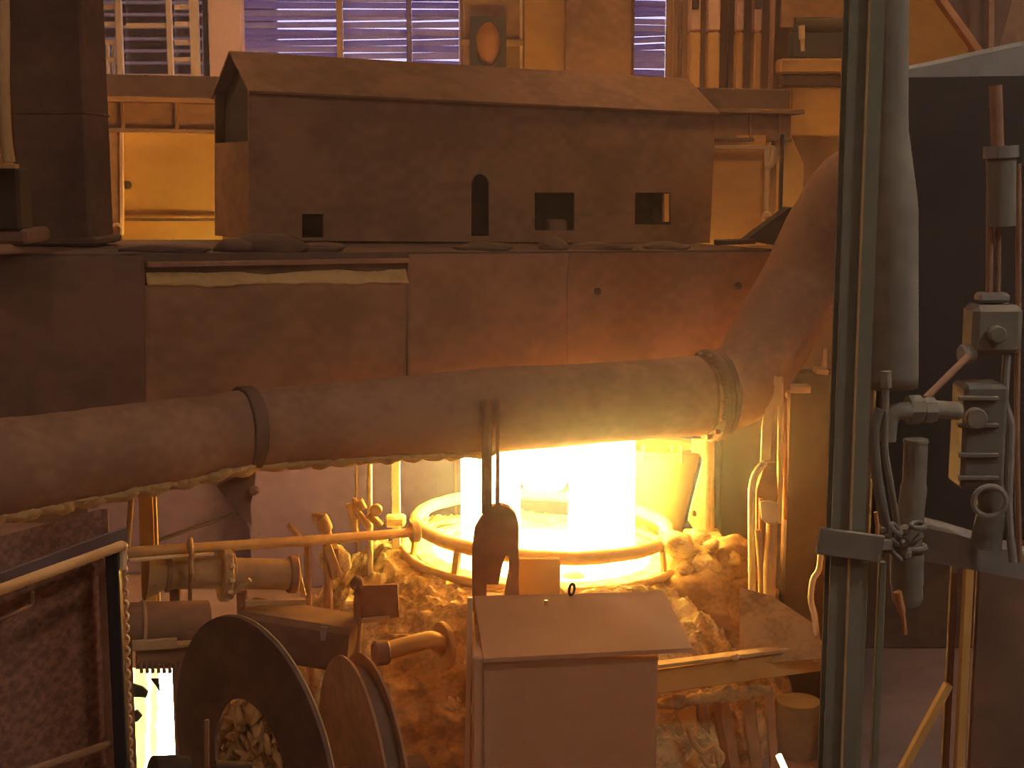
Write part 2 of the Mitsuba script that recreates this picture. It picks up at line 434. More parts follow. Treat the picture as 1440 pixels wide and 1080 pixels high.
part(t, 'lever_grip', rod(P(1128, 55, 24.48), P(1127, 36, 24.48), .055), D['bright_metal'])
upright('wall_sheet', 'brown wall panel above the winch', 'panel', 1097, 1320, -190, 40, 25.6, .1, D['brown_steel'])

# ------------------------------------------------------------------ girder behind the enclosure and the sheets below it
gl, gr_ = P(138, 138, 20.3), P(1112, 157, 22.3)
ga = unit(gr_ - gl)
t = thing('crane_girder', 'long dark girder with a lit ledge passing behind the gabled enclosure', 'girder')
def gx(px, frac_z, off):   # point along the girder by pixel column
    s = (px - 138) / (1112 - 138)
    q = gl + (gr_ - gl) * s
    return q + np.array([0, off, frac_z])
part(t, 'upper_web', beam(gx(140, .14, .25), gx(1112, .14, .25), .12, .42), D['dark_steel'])
part(t, 'ledge', beam(gx(138, -.01, .05), gx(1124, -.01, .05), .55, .07), D['brown_steel'])
part(t, 'lower_web', beam(gx(140, -.24, .05), gx(1110, -.24, .05), .16, .40), D['brown_steel'])
part(t, 'bottom_flange', beam(gx(140, -.44, .12), gx(1110, -.44, .12), .4, .05), D['dark_steel'])
for px in (170, 240, 1050, 1095):
    part(t, 'stiffener', beam(gx(px, -.05, -.05), gx(px, -.42, -.05), .05, .06), D['brown_steel'])

def sheet_thing(name, label, pts, Y, thick, mat, catg='sheet'):
    t = thing(name, label, catg)
    part(t, 'sheet', plate(pts, Y, thick), mat, smooth=False)
    return t
t = sheet_thing('heat_shield', 'bright ochre heat shield sheet below the girder left of the gabled enclosure', [(170, 180), (312, 180), (312, 345), (164, 345)], 21.4, .06, D['shield'])
part(t, 'post', beam(P(163, 345, 21.2), P(161, 179, 21.2), .14, .12), D['brown_steel'])
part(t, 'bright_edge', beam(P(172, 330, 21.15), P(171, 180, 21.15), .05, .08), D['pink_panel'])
part(t, 'cap', beam(P(150, 180, 21.15), P(174, 180, 21.15), .08, .06), D['pink_panel'])
part(t, 'seam_bar', beam(P(176, 309, 21.3), P(312, 309, 21.3), .05, .04), D['dark_steel'])
part(t, 'knob', disc(P(179, 260, 21.25), [0, 1, 0], .06, .08), D['near_black'])
part(t, 'bracket', torus(P(164, 324, 21.1), [0, 1, 0], .09, .025), D['bright_metal'])
t = sheet_thing('heat_shield', 'brown orange heat shield sheet below the girder right of the gabled enclosure', [(900, 190), (1077, 190), (1077, 345), (900, 345)], 22.1, .06, D['ochre_sheet'])
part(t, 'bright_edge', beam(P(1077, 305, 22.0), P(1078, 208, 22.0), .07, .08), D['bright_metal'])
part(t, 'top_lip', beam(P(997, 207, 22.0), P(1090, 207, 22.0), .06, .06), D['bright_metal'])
part(t, 'end_hook', tube(curve([P(1090, 207, 22.0), P(1088, 222, 22.0), P(1083, 232, 22.0), P(1076, 236, 22.0)], 10), .06, 10), D['bright_metal'])
part(t, 'foot_hook', torus(P(1078, 306, 21.95), [0, 1, 0], .07, .03), D['bright_metal'])
upright('black_upright', 'black flat upright between the right heat shield and the rising duct', 'upright', 1084, 1100, 190, floor_y(21.6), 21.6, .15, D['black_steel'])
part('heat_shield_001', 'glow_gap_plate', plate([(1092, 185), (1110, 185), (1130, 230), (1130, 330), (1070, 330), (1092, 296)], 22.4, .06), D['shield'], smooth=False, label='yellow plate painting the glowing gap')  # bright yellow colour stands in for the glow in the gap

# ------------------------------------------------------------------ gabled enclosure
A, B = P(350, 338, 17.0), P(995, 342, 20.0)
e = unit(B - A)
nb = unit(np.array([-e[1], e[0], 0]))            # towards the back
up = unit(np.cross(e, nb))
if up[2] < 0: up = -up
L = np.linalg.norm(B - A)
nf = -nb                                          # faces the viewer
def on_front(px, py):
    q = hit(px, py, A, nf) - A
    return np.dot(q, e), np.dot(q, up)
WD = 1.54
hl, hr = on_front(350, 125)[1], on_front(995, 156)[1]
rise = .47
def fpoly(pts):
    return Polygon([on_front(x, y) for x, y in pts])
def fsolid(g, off, thick):
    m = trimesh.creation.extrude_polygon(g, thick, engine='earcut')
    return place(m, A + nb * (off + thick), e, up, -nb)
house = thing('gabled_enclosure', 'long dark brown sheet metal enclosure with a gabled roof on top of the hood', 'enclosure')
front = Polygon([(0, 0), (L, 0), (L, hr), (0, hl)])
slot = Polygon([on_front(x, y) for x, y in [(663, 332), (663, 256), (667, 248), (675, 244), (683, 248), (688, 256), (688, 332)]])
holes = [slot, fpoly([(425, 334), (425, 301), (455, 301), (455, 334)]), fpoly([(752, 324), (752, 271), (808, 271), (808, 324)]), fpoly([(893, 316), (893, 271), (943, 271), (943, 316)])]
fg = front
for h_ in holes:
    fg = fg.difference(h_)
part(house, 'front_wall', fsolid(fg, 0, .04), D['brown_steel'], smooth=False)
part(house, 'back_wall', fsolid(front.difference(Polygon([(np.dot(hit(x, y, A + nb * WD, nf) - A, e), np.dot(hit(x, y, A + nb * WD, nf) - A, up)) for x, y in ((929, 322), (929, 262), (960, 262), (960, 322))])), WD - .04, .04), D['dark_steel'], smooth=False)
for s in (0, 1):
    o0, o1 = A + up * hl, B + up * hr
    if s:
        o0, o1 = o0 + nb * WD, o1 + nb * WD
    r0, r1 = A + nb * WD / 2 + up * (hl + rise), B + nb * WD / 2 + up * (hr + rise)
    ov = -nb if not s else nb
    o0, o1 = o0 + ov * .08 - up * .05, o1 + ov * .08 - up * .05
    o0, r0 = o0 - e * .02, r0 - e * .02
    o1, r1 = o1 + e * .05, r1 + e * .05
    v = np.array([o0, o1, r1, r0])
    nn = unit(np.cross(o1 - o0, r0 - o0)) * (1 if not s else -1)
    v2 = v + nn * .03
    f = np.array([[0, 3, 2, 1], [4, 5, 6, 7], [0, 1, 5, 4], [1, 2, 6, 5], [2, 3, 7, 6], [3, 0, 4, 7]])
    m = trimesh.Trimesh(np.vstack([v, v2]), np.vstack([f[:, [0, 1, 2]], f[:, [0, 2, 3]]]), process=False)
    m.fix_normals()
    part(house, 'roof_sheet', m, D['brown_steel'] if not s else D['dark_steel'], smooth=False)
# ends: left gable open at the top, closed below; right gable closed
def endwall(base, h0, h1, thick):
    g = Polygon([(0, h0), (WD, h0), (WD, h1), (WD / 2, h1 + rise), (0, h1)]) if h0 == 0 and h1 > 1 and thick > .03 else Polygon([(0, 0), (WD, 0), (WD, h0), (0, h0)])
    m = trimesh.creation.extrude_polygon(g, thick, engine='earcut')
    return place(m, base, nb, up, np.cross(nb, up))
part(house, 'end_sheet', endwall(A, 1.18, 0, .03), D['brown_steel'], smooth=False)
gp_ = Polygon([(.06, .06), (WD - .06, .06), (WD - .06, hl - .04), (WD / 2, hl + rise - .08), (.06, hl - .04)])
part(house, 'shade_plate', place(trimesh.creation.extrude_polygon(gp_, .03, engine='earcut'), A + e * .12, nb, up, np.cross(nb, up)), D['near_black'], smooth=False)  # black sheet painting the shade inside the open gable
gq = [hit(x, y, B, e) - B for x, y in ((931, 312), (931, 272), (958, 272), (958, 312))]
gq = Polygon([(max(.02, np.dot(q_, nb)), np.dot(q_, up)) for q_ in gq])
gend = Polygon([(0, 0), (WD, 0), (WD, hr), (WD / 2, hr + rise), (0, hr)]).difference(gq)
part(house, 'gable_end', place(trimesh.creation.extrude_polygon(gend, .04, engine='earcut'), B, nb, up, np.cross(nb, up)), D['brown_steel'], smooth=False)
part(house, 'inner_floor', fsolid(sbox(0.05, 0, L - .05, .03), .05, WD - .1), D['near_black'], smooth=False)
one('loose_block', 'small brown block standing in the square opening of the enclosure', 'block', bx(*(A + e * on_front(795, 320)[0] + nb * .25 + up * .17), .26, .2, .26, rot=.4), D['brown_steel'], smooth=False)

# ------------------------------------------------------------------ the hood (large dark box duct) under the enclosure
h0, h1 = P(0, 358, 13.55), P(1060, 352, 18.1)
he = unit(h1 - h0); hn = unit(np.array([-he[1], he[0], 0])); hup = unit(np.cross(he, hn))
he_l = np.linalg.norm(h1 - h0)
HB = 2.1                                         # front height
hd = 3.3                                          # depth
hood = thing('furnace_hood', 'massive dark brown box duct that spans the picture above the furnace', 'hood')
def hood_s(px, py=450):
    return np.dot(hit(px, py, h0, -hn) - h0, he)
s0, s1 = hood_s(-140), hood_s(1108, 400)
pr = Polygon([(0, 0), (hd, 0), (hd, -.3), (1.55, -HB), (.25, -HB), (0, -HB + .25)])
prm = trimesh.creation.extrude_polygon(pr, s1 - s0, engine='earcut')
part(hood, 'body', place(prm, h0 + he * s0 + hn * .05, hn, hup, he)if np.dot(np.cross(hn, hup), he) > 0 else place(prm, h0 + he * s1 + hn * .05, hn, hup, -he), D['dark_steel'], smooth=False)
cuts = [-130, 204, 572, 795, 1100]
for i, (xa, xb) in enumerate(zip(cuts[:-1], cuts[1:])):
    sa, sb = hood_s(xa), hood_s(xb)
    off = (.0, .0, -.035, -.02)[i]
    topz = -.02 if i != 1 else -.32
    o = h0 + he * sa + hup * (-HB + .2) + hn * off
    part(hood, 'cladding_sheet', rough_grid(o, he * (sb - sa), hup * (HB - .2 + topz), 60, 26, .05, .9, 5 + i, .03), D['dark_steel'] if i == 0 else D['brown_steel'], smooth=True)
# dusty ledge, its lighter gold painting the light on it, at the top of the second sheet
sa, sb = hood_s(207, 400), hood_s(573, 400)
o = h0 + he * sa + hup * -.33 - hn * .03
part(hood, 'lit_dust_ledge', rough_grid(o, he * (sb - sa), hup * .20 + hn * .13, 70, 8, .025, 2.6, 31, .03, edge=.25), D['dust'], smooth=True, label='dusty ledge with the light on it painted gold')
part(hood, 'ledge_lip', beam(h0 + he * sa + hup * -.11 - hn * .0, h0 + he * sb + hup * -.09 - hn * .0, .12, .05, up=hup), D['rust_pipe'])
m = plate([(576, 380), (568, 408), (560, 440), (555, 468), (566, 466), (578, 410), (586, 380)], 16.0, .02, n=-hn)
part(hood, 'seam_strip', m, D['brown_steel'], smooth=False)
for px, py in ((840, 410), (1038, 402)):
    q = hit(px, py, h0 - hn * .05, -hn)
    part('furnace_hood__cladding_sheet_003' if px > 795 else 'furnace_hood__cladding_sheet_002', 'bolt', disc(q, hn, .045, .05, 10), D['near_black'])
# dust and lumps lying on the hood's top
for i, (px, py, sx, sy) in enumerate(((390, 350, .52, .16), (345, 352, .25, .1), (470, 348, .3, .08), (700, 342, .4, .07), (800, 333, .22, .12), (865, 346, .5, .07), (960, 341, .35, .08), (250, 350, .6, .06))):
    s = hood_s(px, 360)
    q = h0 + he * s + hn * .35 + hup * (sy * .35)
    one('dust_clod', ['largest dark clod on the hood in front of the small black opening', 'small clod at the left foot of the enclosure', 'flat clod on the hood right of the small black opening', 'flat dark clod below the arched slot', 'knobbly clod below the square opening', 'long flat clod on the hood right of the square opening', 'flat clod near the right end of the enclosure', 'long low dust bank on the hood left of the enclosure'][i], 'clod', rock(q, [sx * .8, .2, sy], 40 + i), D['dark_steel'], smooth=True)

# dark square stack standing on the hood at the left
t = thing('square_stack', 'very dark square stack rising from the left end of the hood', 'stack')
a, b = P(18, 340, 15.2), P(133, 340, 15.2)
zb = h0[2] - .02
part(t, 'shaft', bx((a[0] + b[0]) / 2 - .03, 15.75, (zb + ZT) / 2 - .002, b[0] - a[0] - .08, .9, ZT - zb - .004), D['dark_steel'], smooth=False)
part(t, 'flange', bx((a[0] + b[0]) / 2 - .02, 15.75, zb + .06, b[0] - a[0] + .06, 1.02, .09), D['dark_steel'], smooth=False)
part(t, 'seam_band', bx((a[0] + b[0]) / 2 - .03, 15.75, P(0, 158, 15.2)[2], b[0] - a[0] - .06, .93, .03), D['dark_steel'], smooth=False)
# hanging golden bar at the extreme left
t = thing('lever_pipe', 'golden curved arm with a flat foot at the upper left edge', 'arm')
part(t, 'arm', tube(curve([P(-4, -330, 12.8), P(2, -30, 12.8), P(5, 60, 12.8), P(5, 130, 12.8), P(7, 180, 12.8), P(13, 228, 12.8)], 24), [.075] * 8 + list(np.linspace(.075, .06, 8)) + [.055] * 8, 14), D['gold_steel'])
part(t, 'foot', beam(P(-20, 233, 12.8), P(24, 234, 12.8), .12, .04), D['gold_steel'])
t = thing('arm_block', 'dark block under the foot of the golden arm at the left edge', 'block')
a = P(4, 280, 13.0)
part(t, 'body', bx(a[0], 13.1, a[2], .36, .36, .58), D['near_black'], smooth=False)
part(t, 'base', bx(a[0], 13.3, a[2] - .34, .42, .7, .14), D['dark_steel'], smooth=False)

# ------------------------------------------------------------------ large off-gas pipe in front of the hood
pipe = thing('offgas_pipe', 'thick rust brown pipe crossing in front of the hood and bending up at the right', 'pipe')
pa = [(-180, 685, 11.6, 72), (0, 660, 12.3, 71), (180, 632, 13.1, 64), (345, 604, 13.9, 55)]
pb = [(345, 604, 13.9, 55), (480, 593, 14.45, 58), (700, 576, 15.3, 61), (870, 565, 15.9, 57), (985, 556, 16.3, 56)]
def pipe_of(pts, n):
    c_ = curve([P(x, y, Y) for x, y, Y, r in pts], n)
    ss = np.linspace(0, 1, len(pts))
    r_ = np.interp(np.linspace(0, 1, n), ss, [r * Y / FPX for x, y, Y, r in pts])
    return c_, r_
def dent(m, amp, sc, seed):
    v = np.array(m.vertices)
    nrm = m.vertex_normals
    m.vertices = v + nrm * ((meshkit.fbm(v * sc, 4, seed) - .5) * 2 * amp)[:, None]
    return m
c1, r1_ = pipe_of(pa, 60)
part(pipe, 'near_section', dent(tube(c1, r1_ * 1.02, 48), .045, 1.6, 3), D['rust_pipe'], smooth=True)
c2, r2_ = pipe_of(pb, 80)
part(pipe, 'long_section', dent(tube(c2, r2_, 48), .02, 1.5, 4), D['rust_pipe'], smooth=True)
dirp = unit(c2[-1] - c2[-2])
part(pipe, 'collar', dent(ringm(P(347, 603, 13.9), unit(c2[2] - c2[0]), .43, .36, .14), .01, 5, 8), D['dark_steel'])
flk = part(pipe, 'flange', ringm(P(998, 556, 16.35), dirp, .545, .40, .09), D['dark_steel'])
part(pipe, 'flange', ringm(P(1008, 555, 16.42), dirp, .53, .40, .07), D['dark_steel'])
for k in range(14):
    ex, ey, ez = frame(-dirp)
    an = k * 2 * math.pi / 14
    q = P(991, 556, 16.32) + (ex * math.cos(an) + ey * math.sin(an)) * .49
    part(flk, 'bolt', disc(q, dirp, .03, .07, 8), D['brown_steel'])
el = curve([P(1006, 555, 16.4), P(1040, 545, 16.6), P(1062, 514, 16.85), P(1098, 450, 17.2), P(1134, 382, 17.4), P(1168, 312, 17.5), P(1206, 262, 17.5), P(1290, 244, 17.6), P(1500, 240, 17.8)], 60)
part(pipe, 'rising_section', dent(tube(el, np.interp(np.linspace(0, 1, 60), [0, .07, .15, 1], [.44, .46, .5, .5]), 44), .015, 1.5, 9), D['rust_pipe'], smooth=True)
part(pipe, 'torn_flap', plate([(304, 683), (330, 672), (352, 640), (360, 668), (356, 692), (352, 712), (354, 738), (345, 733), (327, 712)], 13.75, .025, n=unit([.25, -1, .1])), D['dark_steel'], smooth=False, label='torn triangular sheet hanging from the collar')
part(pipe, 'torn_scrap', rock(P(358, 690, 13.7), [.05, .04, .05], 77), D['brown_steel'], smooth=True)
lf = []
for i in range(26):
    s = i / 25
    q = c1[15] * (1 - s) + c1[58] * s
    rr = np.interp(s, [0, 1], [r1_[15], r1_[58]])
    lf.append(rock(q + np.array([.02, -rr * .42, -rr * .86]), [.18, .13, .085 + .03 * math.sin(i * 2.1)], 300 + i, 2))
k = part(pipe, 'lit_underside', cat(*lf), D['dust'], smooth=True, label='gold lumps painting the light along the underside')  # gold lumps in place of furnace light on the pipe underside
labels[k]['kind'] = 'stuff'
lf = []
for i in range(40):
    s = i / 39
    idx = int(s * 40)
    lf.append(rock(c2[idx] + np.array([0, -r2_[idx] * .3, -r2_[idx] * .90]), [.14, .13, .06 + .02 * math.sin(i * 1.7)], 400 + i, 2))
k = part(pipe, 'lit_underside', cat(*lf), D['dust'], smooth=True)  # painted furnace light continued below the long section
labels[k] = {'label': 'gold lumps painting the light under the long section', 'kind': 'stuff'}
t = thing('duct_shoe', 'dark wedge shaped shoe at the foot of the rising duct', 'shoe')
part(t, 'wedge', plate([(1048, 338), (1110, 292), (1122, 292), (1115, 330), (1090, 345)], 18.4, .4), D['near_black'], smooth=False)
part(t, 'foot_plate', beam(P(1006, 341, 18.3), P(1060, 339, 18.3), .3, .06), D['near_black'])

# ------------------------------------------------------------------ furnace
FC = P(763, 736, 17.8)
tilt = math.radians(2.6)
fz = unit([math.sin(tilt), 0, math.cos(tilt)])
fx = unit(np.cross([0, 1, 0], fz)); fy = np.cross(fz, fx)
R = 1.64
def floc(r, th, h):
    return FC + fx * r * math.cos(th) + fy * r * math.sin(th) + fz * h
fur = thing('arc_furnace', 'round arc furnace shell with a thick rim ring full of glowing metal', 'furnace')
part(fur, 'rim_ring', dent(torus(FC, fz, R, .085, 96, 14), .012, 4, 2), D['gold_steel'], smooth=True)
part(fur, 'shell', lathe([(R - .22, -1.1), (R + .02, -1.1), (R + .02, -.36), (R - .22, -.36), (R - .22, -1.1)], FC, fz, 72), D['crust'])
part(fur, 'lower_ring', dent(torus(FC - fz * .36, fz, R + .16, .055, 96, 12), .02, 4, 12), D['gold_steel'], smooth=True)
for th in (.35, 1.1, 1.9, 2.7, 3.5, 4.05, 5.75):
    part(fur, 'rib', beam(floc(R + .07, th, -.06), floc(R + .11, th, -.36), .09, .05, up=fx * math.cos(th) + fy * math.sin(th)), D['gold_steel'])
part(fur, 'molten_bath', disc(FC - fz * .46, fz, R - .2, .06, 64), D['hot_skin'], label='white hot molten bath', **glow(BATH))
# crust mound around the shell
nt, nr = 380, 90
th, rr = np.meshgrid(np.arange(nt) * 2 * np.pi / nt, np.linspace(0, 1, nr), indexing='ij')
rad = R + .03 + rr * 1.7
base = -.37 - .10 * rr - 1.75 * np.maximum(0, rr - .22) ** 1.2
pp = FC + fx * (rad * np.cos(th))[..., None] + fy * (rad * np.sin(th))[..., None] + fz * base[..., None]
lump = (meshkit.fbm(pp * 2.1, 5, 21) - .5) * .75 + (meshkit.fbm(pp * 8, 4, 22) - .5) * .30
pp = pp + fz * (lump * np.minimum(1, .2 + rr * 2.5))[..., None]
bot = pp[:, -1] * 1.0
bot[:, 2] = .0
v = np.concatenate([pp, bot[:, None]], 1)
nr2 = nr + 1
i, j = np.meshgrid(np.arange(nt), np.arange(nr2 - 1), indexing='ij')
i2 = (i + 1) % nt
q = np.stack([i * nr2 + j, i * nr2 + j + 1, i2 * nr2 + j + 1, i2 * nr2 + j], -1).reshape(-1, 4)
one('slag_mound', 'lumpy golden slag crust sloping down around the furnace shell', 'slag', trimesh.Trimesh(v.reshape(-1, 3), np.vstack([q[:, [0, 1, 2]], q[:, [0, 2, 3]]]), process=False), D['crust'], smooth=True)
# electrodes
def electrode(px, Y, rpx, label, zlow, more=0.0):
    t = thing('electrode', label, 'electrode')
    c_ = P(px, 700, Y)
    r_ = rpx / FPX * Y
    zt = h0[2] - HB - .15 + more
    part(t, 'hot_column', lathe([(0, 0), (r_ * .8, 0), (r_, .12), (r_, zt + .4 - zlow), (0, zt + .4 - zlow)], [c_[0], Y, zlow], Z, 36), D['hot_skin'], label='white hot graphite column', **glow(HOT))
    part(t, 'holder_sleeve', ringm([c_[0], Y, zt + .3], Z, r_ + .12, r_ + .005, .5), D['dark_steel'])
zl = FC[2] - .5
electrode(690, 17.55, 43, 'left white hot electrode half hidden by the arched bracket', zl)
electrode(846, 17.55, 48, 'right white hot electrode, the widest glowing column', zl)
electrode(765, 18.7, 36, 'rear white hot electrode between the left and the right electrode', 2.6, 1.2)
for i in range(22):
    r_, a_ = random.Random(90 + i).uniform(.5, 1.35), random.Random(190 + i).uniform(0, 6.28)
    q = floc(r_, a_, -.42)
    if any(math.hypot(q[0] - P(x, 700, Y)[0], q[1] - Y) < .62 for x, Y in ((690, 17.55), (846, 17.55), (765, 18.7))):
        continue
    one('slag_floe', 'small crusted slag piece floating on the glowing bath', 'slag', rock(q, [.14, .12, .05], 500 + i), D['crust'], smooth=True, group='slag pieces floating on the bath')
# rubble shoulder to the right of the rim
rg = random.Random(8)
for i in range(26):
    px, py = rg.uniform(945, 1040), rg.uniform(748, 815)
    if py < 740 + abs(px - 985) * .45:
        continue
    s = rg.uniform(.09, .2)
    one('slag_lump', 'rough golden slag lump heaped right of the furnace rim', 'slag', rock(P(px, py, 17.0 + rg.uniform(-.2, .4)), [s, s, s * .8], 600 + i), D['crust'], smooth=True, group='slag lumps heaped right of the rim')
one('slag_shoulder', 'broad slag shoulder sloping down right of the furnace below the lumps', 'slag', cat(rock(P(1000, 850, 17.2), [.75, .7, .85], 21, 5), rock(P(1050, 880, 17.0), [.6, .6, .6], 22, 5)), D['shoulder_slag'], smooth=True)

# conical bucket behind the rim
t = thing('charging_bucket', 'conical yellow lit bucket standing behind the right side of the rim', 'bucket')
Yc = 19.9
ct, cb = P(925, 628, Yc), P(924, 770, Yc)
rt, rb = 61 / FPX * Yc, 30 / FPX * Yc
hc_ = ct[2] - cb[2]
part(t, 'cone', lathe([(0, 0), (rb, 0), (rt, hc_), (rt - .05, hc_), (rb - .05, .06), (0, .06)], cb, Z, 48), D['ochre_sheet'])
part(t, 'top_rim', torus(ct, Z, rt, .04), D['brown_steel'])
part(t, 'stand', rod([cb[0], Yc, .0], [cb[0], Yc, cb[2] + .02], .35), D['brown_steel'])
for k, px in enumerate((905, 945, 958)):
    part(t, 'drip_rib', rod(P(px, 625, Yc - rt + .02), P(px, 650, Yc - rt + .06), .02), D['gold_steel'])
# strut column right of the bucket
t = thing('strut_column', 'yellow lit strut column with a triangular gusset right of the bucket', 'column')
part(t, 'flat', plate([(974, 618), (992, 618), (992, 745), (976, 745), (968, 733), (971, 718), (989, 648), (984, 638), (973, 636)], 18.6, .08), D['gold_steel'], smooth=False)
part(t, 'round_post', rod(P(998, 760, 18.75), P(998, 540, 18.75), .065), D['gold_steel'])
part(t, 'pin', disc(P(976, 722, 18.5), [0, 1, 0], .03, .1), D['near_black'])
part(t, 'foot', bx(*P(988, 760, 18.7), .5, .4, .25), D['crust'], smooth=False)

# ------------------------------------------------------------------ casings behind the furnace
def casing(label, x0, x1, ytop, Y, mat, depth=.5, z0=0.0):
    t = thing('casing', label, 'casing')
    a, b = P(x0, 700, Y), P(x1, ytop, Y)
    part(t, 'panel', bx((a[0] + b[0]) / 2, Y + depth / 2, (z0 + b[2]) / 2, b[0] - a[0], depth, b[2] - z0), mat, smooth=False)
    return t, a, b
t, a, b = casing('broad lilac grey casing behind the hanging flap and the levers', 348, 1010, 540, 22.6, D['grey_casing'])
for px in (500, 640):
    part(t, 'joint_strip', beam(P(px, 560, 22.57), [P(px, 560, 22.57)[0], 22.57, .1], .04, .03), D['brown_steel'])
t, a, b = casing('low grey casing behind the ochre post at the left', 120, 346, 590, 23.4, D['grey_casing'])
part(t, 'sloping_rail', beam(P(205, 766, 23.3), P(350, 716, 23.3), .05, .05), D['near_black'])
casing('brown casing right of the strut column', 1012, 1110, 560, 21.2, D['casing_dark'])
t, a, b = casing('dark red brown casing left of the olive column', 1104, 1180, 522, 16.75, D['casing_dark'], .22)
part(t, 'lit_bracket', beam(P(1109, 546, 16.6), P(1137, 546, 16.6), .25, .08), D['bright_metal'])
part(t, 'corner_bracket', cat(beam(P(1146, 520, 16.6), P(1162, 522, 16.6), .25, .07), beam(P(1159, 522, 16.6), P(1160, 490, 16.6), .06, .06)), D['bright_metal'])

t = thing('light_block_wall', 'unseen brown sheet wall added behind the olive column to block furnace light', 'screen')  # added wall out of view, keeps furnace light off the lower right
qa, qb = P(1205, 700, 20.6), P(1186, 700, 14.6)
for i in range(4):
    ua, ub = qa + (qb - qa) * (i / 4 + .004), qa + (qb - qa) * ((i + 1) / 4 - .004)
    part(t, 'sheet', beam([(ua[0]), ua[1], 2.7], [ub[0], ub[1], 2.7], .06, 5.4, ch=.02), D['brown_steel'], smooth=False)
    part(t, 'post', beam([ub[0] + .06, ub[1], 0], [ub[0] + .06, ub[1], 5.5], .08, .08), D['dark_steel'])

# ------------------------------------------------------------------ lances and paddles at the right of the furnace
t = thing('lance_stand', 'tall steel lance stand with a sloped shoulder right of the furnace', 'stand')
part(t, 'upright', tube(curve([P(1058, 900, 16.0), P(1057, 760, 16.0), P(1057, 690, 16.0), P(1060, 672, 16.0), P(1076, 650, 16.0)], 26), .045, 12), D['bright_metal'])
part(t, 'body', plate([(1064, 690), (1076, 652), (1092, 650), (1094, 700), (1090, 720), (1064, 770)], 16.15, .16), D['brown_steel'], smooth=False)
part(t, 'rear_rod', rod(P(1071, 900, 16.1), P(1071, 700, 16.1), .035), D['brown_steel'])
t = thing('hooked_lance', 'bright curved lance hook rising to a point above the lance stand', 'lance')
part(t, 'hook', plate([(1070, 655), (1072, 600), (1078, 565), (1084, 545), (1090, 527), (1096, 534), (1098, 560), (1090, 580), (1086, 610), (1083, 655)], 16.3, .07, soft=.01), D['bright_metal'], smooth=False)
part(t, 'shaft', tube([P(1097, 530, 16.35), P(1098, 600, 16.35), P(1097, 665, 16.35), P(1094, 735, 16.35)], .04, 12), D['bright_metal'])
part(t, 'second_shaft', rod(P(1103, 560, 16.45), P(1104, 730, 16.45), .03), D['terracotta'])
t = thing('slag_paddle', 'upright slag paddle with a broad yellow blade beside the lance stand', 'paddle')
part(t, 'blade', plate([(1069, 706), (1080, 704), (1094, 708), (1096, 722), (1090, 738), (1080, 739), (1071, 730)], 15.8, .04, soft=.01), D['bright_metal'], smooth=False)
part(t, 'handle', tube([P(1086, 735, 15.8), P(1082, 800, 15.8), P(1082, 870, 15.8), P(1088, 920, 15.8)], [.07, .08, .06, .05], 12), D['gold_steel'])
part(t, 'side_rod', tube([P(1066, 745, 15.85), P(1070, 800, 15.85), P(1073, 900, 15.85)], .04, 10), D['gold_steel'])
t = thing('bent_hook', 'pale bent hook against the left edge of the olive column', 'hook')
part(t, 'rod', tube(curve([P(1155, 760, 15.0), P(1152, 800, 15.0), P(1143, 815, 15.0), P(1140, 840, 15.0), P(1146, 870, 15.0), P(1148, 930, 15.0)], 24), .035, 12), D['bright_metal'])

# trough and gantry under the right shoulder
t = thing('spill_tray', 'orange lit triangular spill tray with a long lip at the lower right', 'tray')
part(t, 'tray', plate([(1040, 826), (1086, 838), (1152, 882), (1156, 926), (1040, 934)], 15.1, .06, n=unit([-.25, -1, .6])), D['shoulder_slag'], smooth=False)
ta, tb = P(915, 945, 14.6), P(1160, 915, 15.2)
part(t, 'front_beam', beam(P(915, 958, 14.6), P(1160, 924, 15.2), .12, .27), D['ochre_sheet'])
part(t, 'top_lip', beam(P(915, 936, 14.55), P(1160, 905, 15.15), .14, .04), D['gold_steel'])
part(t, 'lip_knob', rock(P(1034, 924, 14.7), [.05, .05, .04], 5), D['gold_steel'])
for i in range(13):
    q0 = P(930 + i * 12, 990 - i * 1.6, 14.8)
    part(t, 'hanging_slag', rock(q0, [.11, .08, .05 + .02 * (i % 3)], 700 + i), D['shoulder_slag'], smooth=True)
t = thing('strut_tangle', 'tangle of brown struts and hooks below the spill tray', 'frame')
for (x0_, y0_, x1_, y1_, w) in ((1012, 978, 1035, 1110, .16), (1050, 975, 1068, 1110, .14), (985, 985, 1000, 1110, .12), (1080, 970, 1092, 1110, .1)):
    part(t, 'strut', beam(P(x0_, y0_, 15.2), P(x1_, y1_, 15.0), w, w * .8), D['brown_steel'])
part(t, 'hook', tube(curve([P(968, 1022, 14.6), P(976, 1045, 14.6), P(990, 1058, 14.6), P(1005, 1050, 14.6), P(1010, 1085, 14.6)], 20), .035, 10), D['gold_steel'])
part(t, 'ring', torus(P(1003, 1066, 14.6), [0, 1, 0], .1, .03), D['gold_steel'])
one('gold_apron', 'plain golden apron plate at the right side of the sloped lid cabinet', 'plate', plate([(905, 985), (978, 975), (985, 1130), (905, 1130)], 14.9, .05, n=unit([0, -1, .5])), D['ochre_sheet'], smooth=False)
one('grey_drum', 'grey drum under the right end of the spill tray', 'drum', rod([P(1123, 1000, 15.9)[0], 15.9, 0], P(1123, 985, 15.9), .26, 32), D['grey_slab'])
one('white_hot_rod', 'short white hot rod end at the bottom edge left of the olive column', 'rod', rod(P(1095, 1062, 14.2), P(1112, 1100, 14.2), .035), D['hot_skin'], **glow(STREAM))

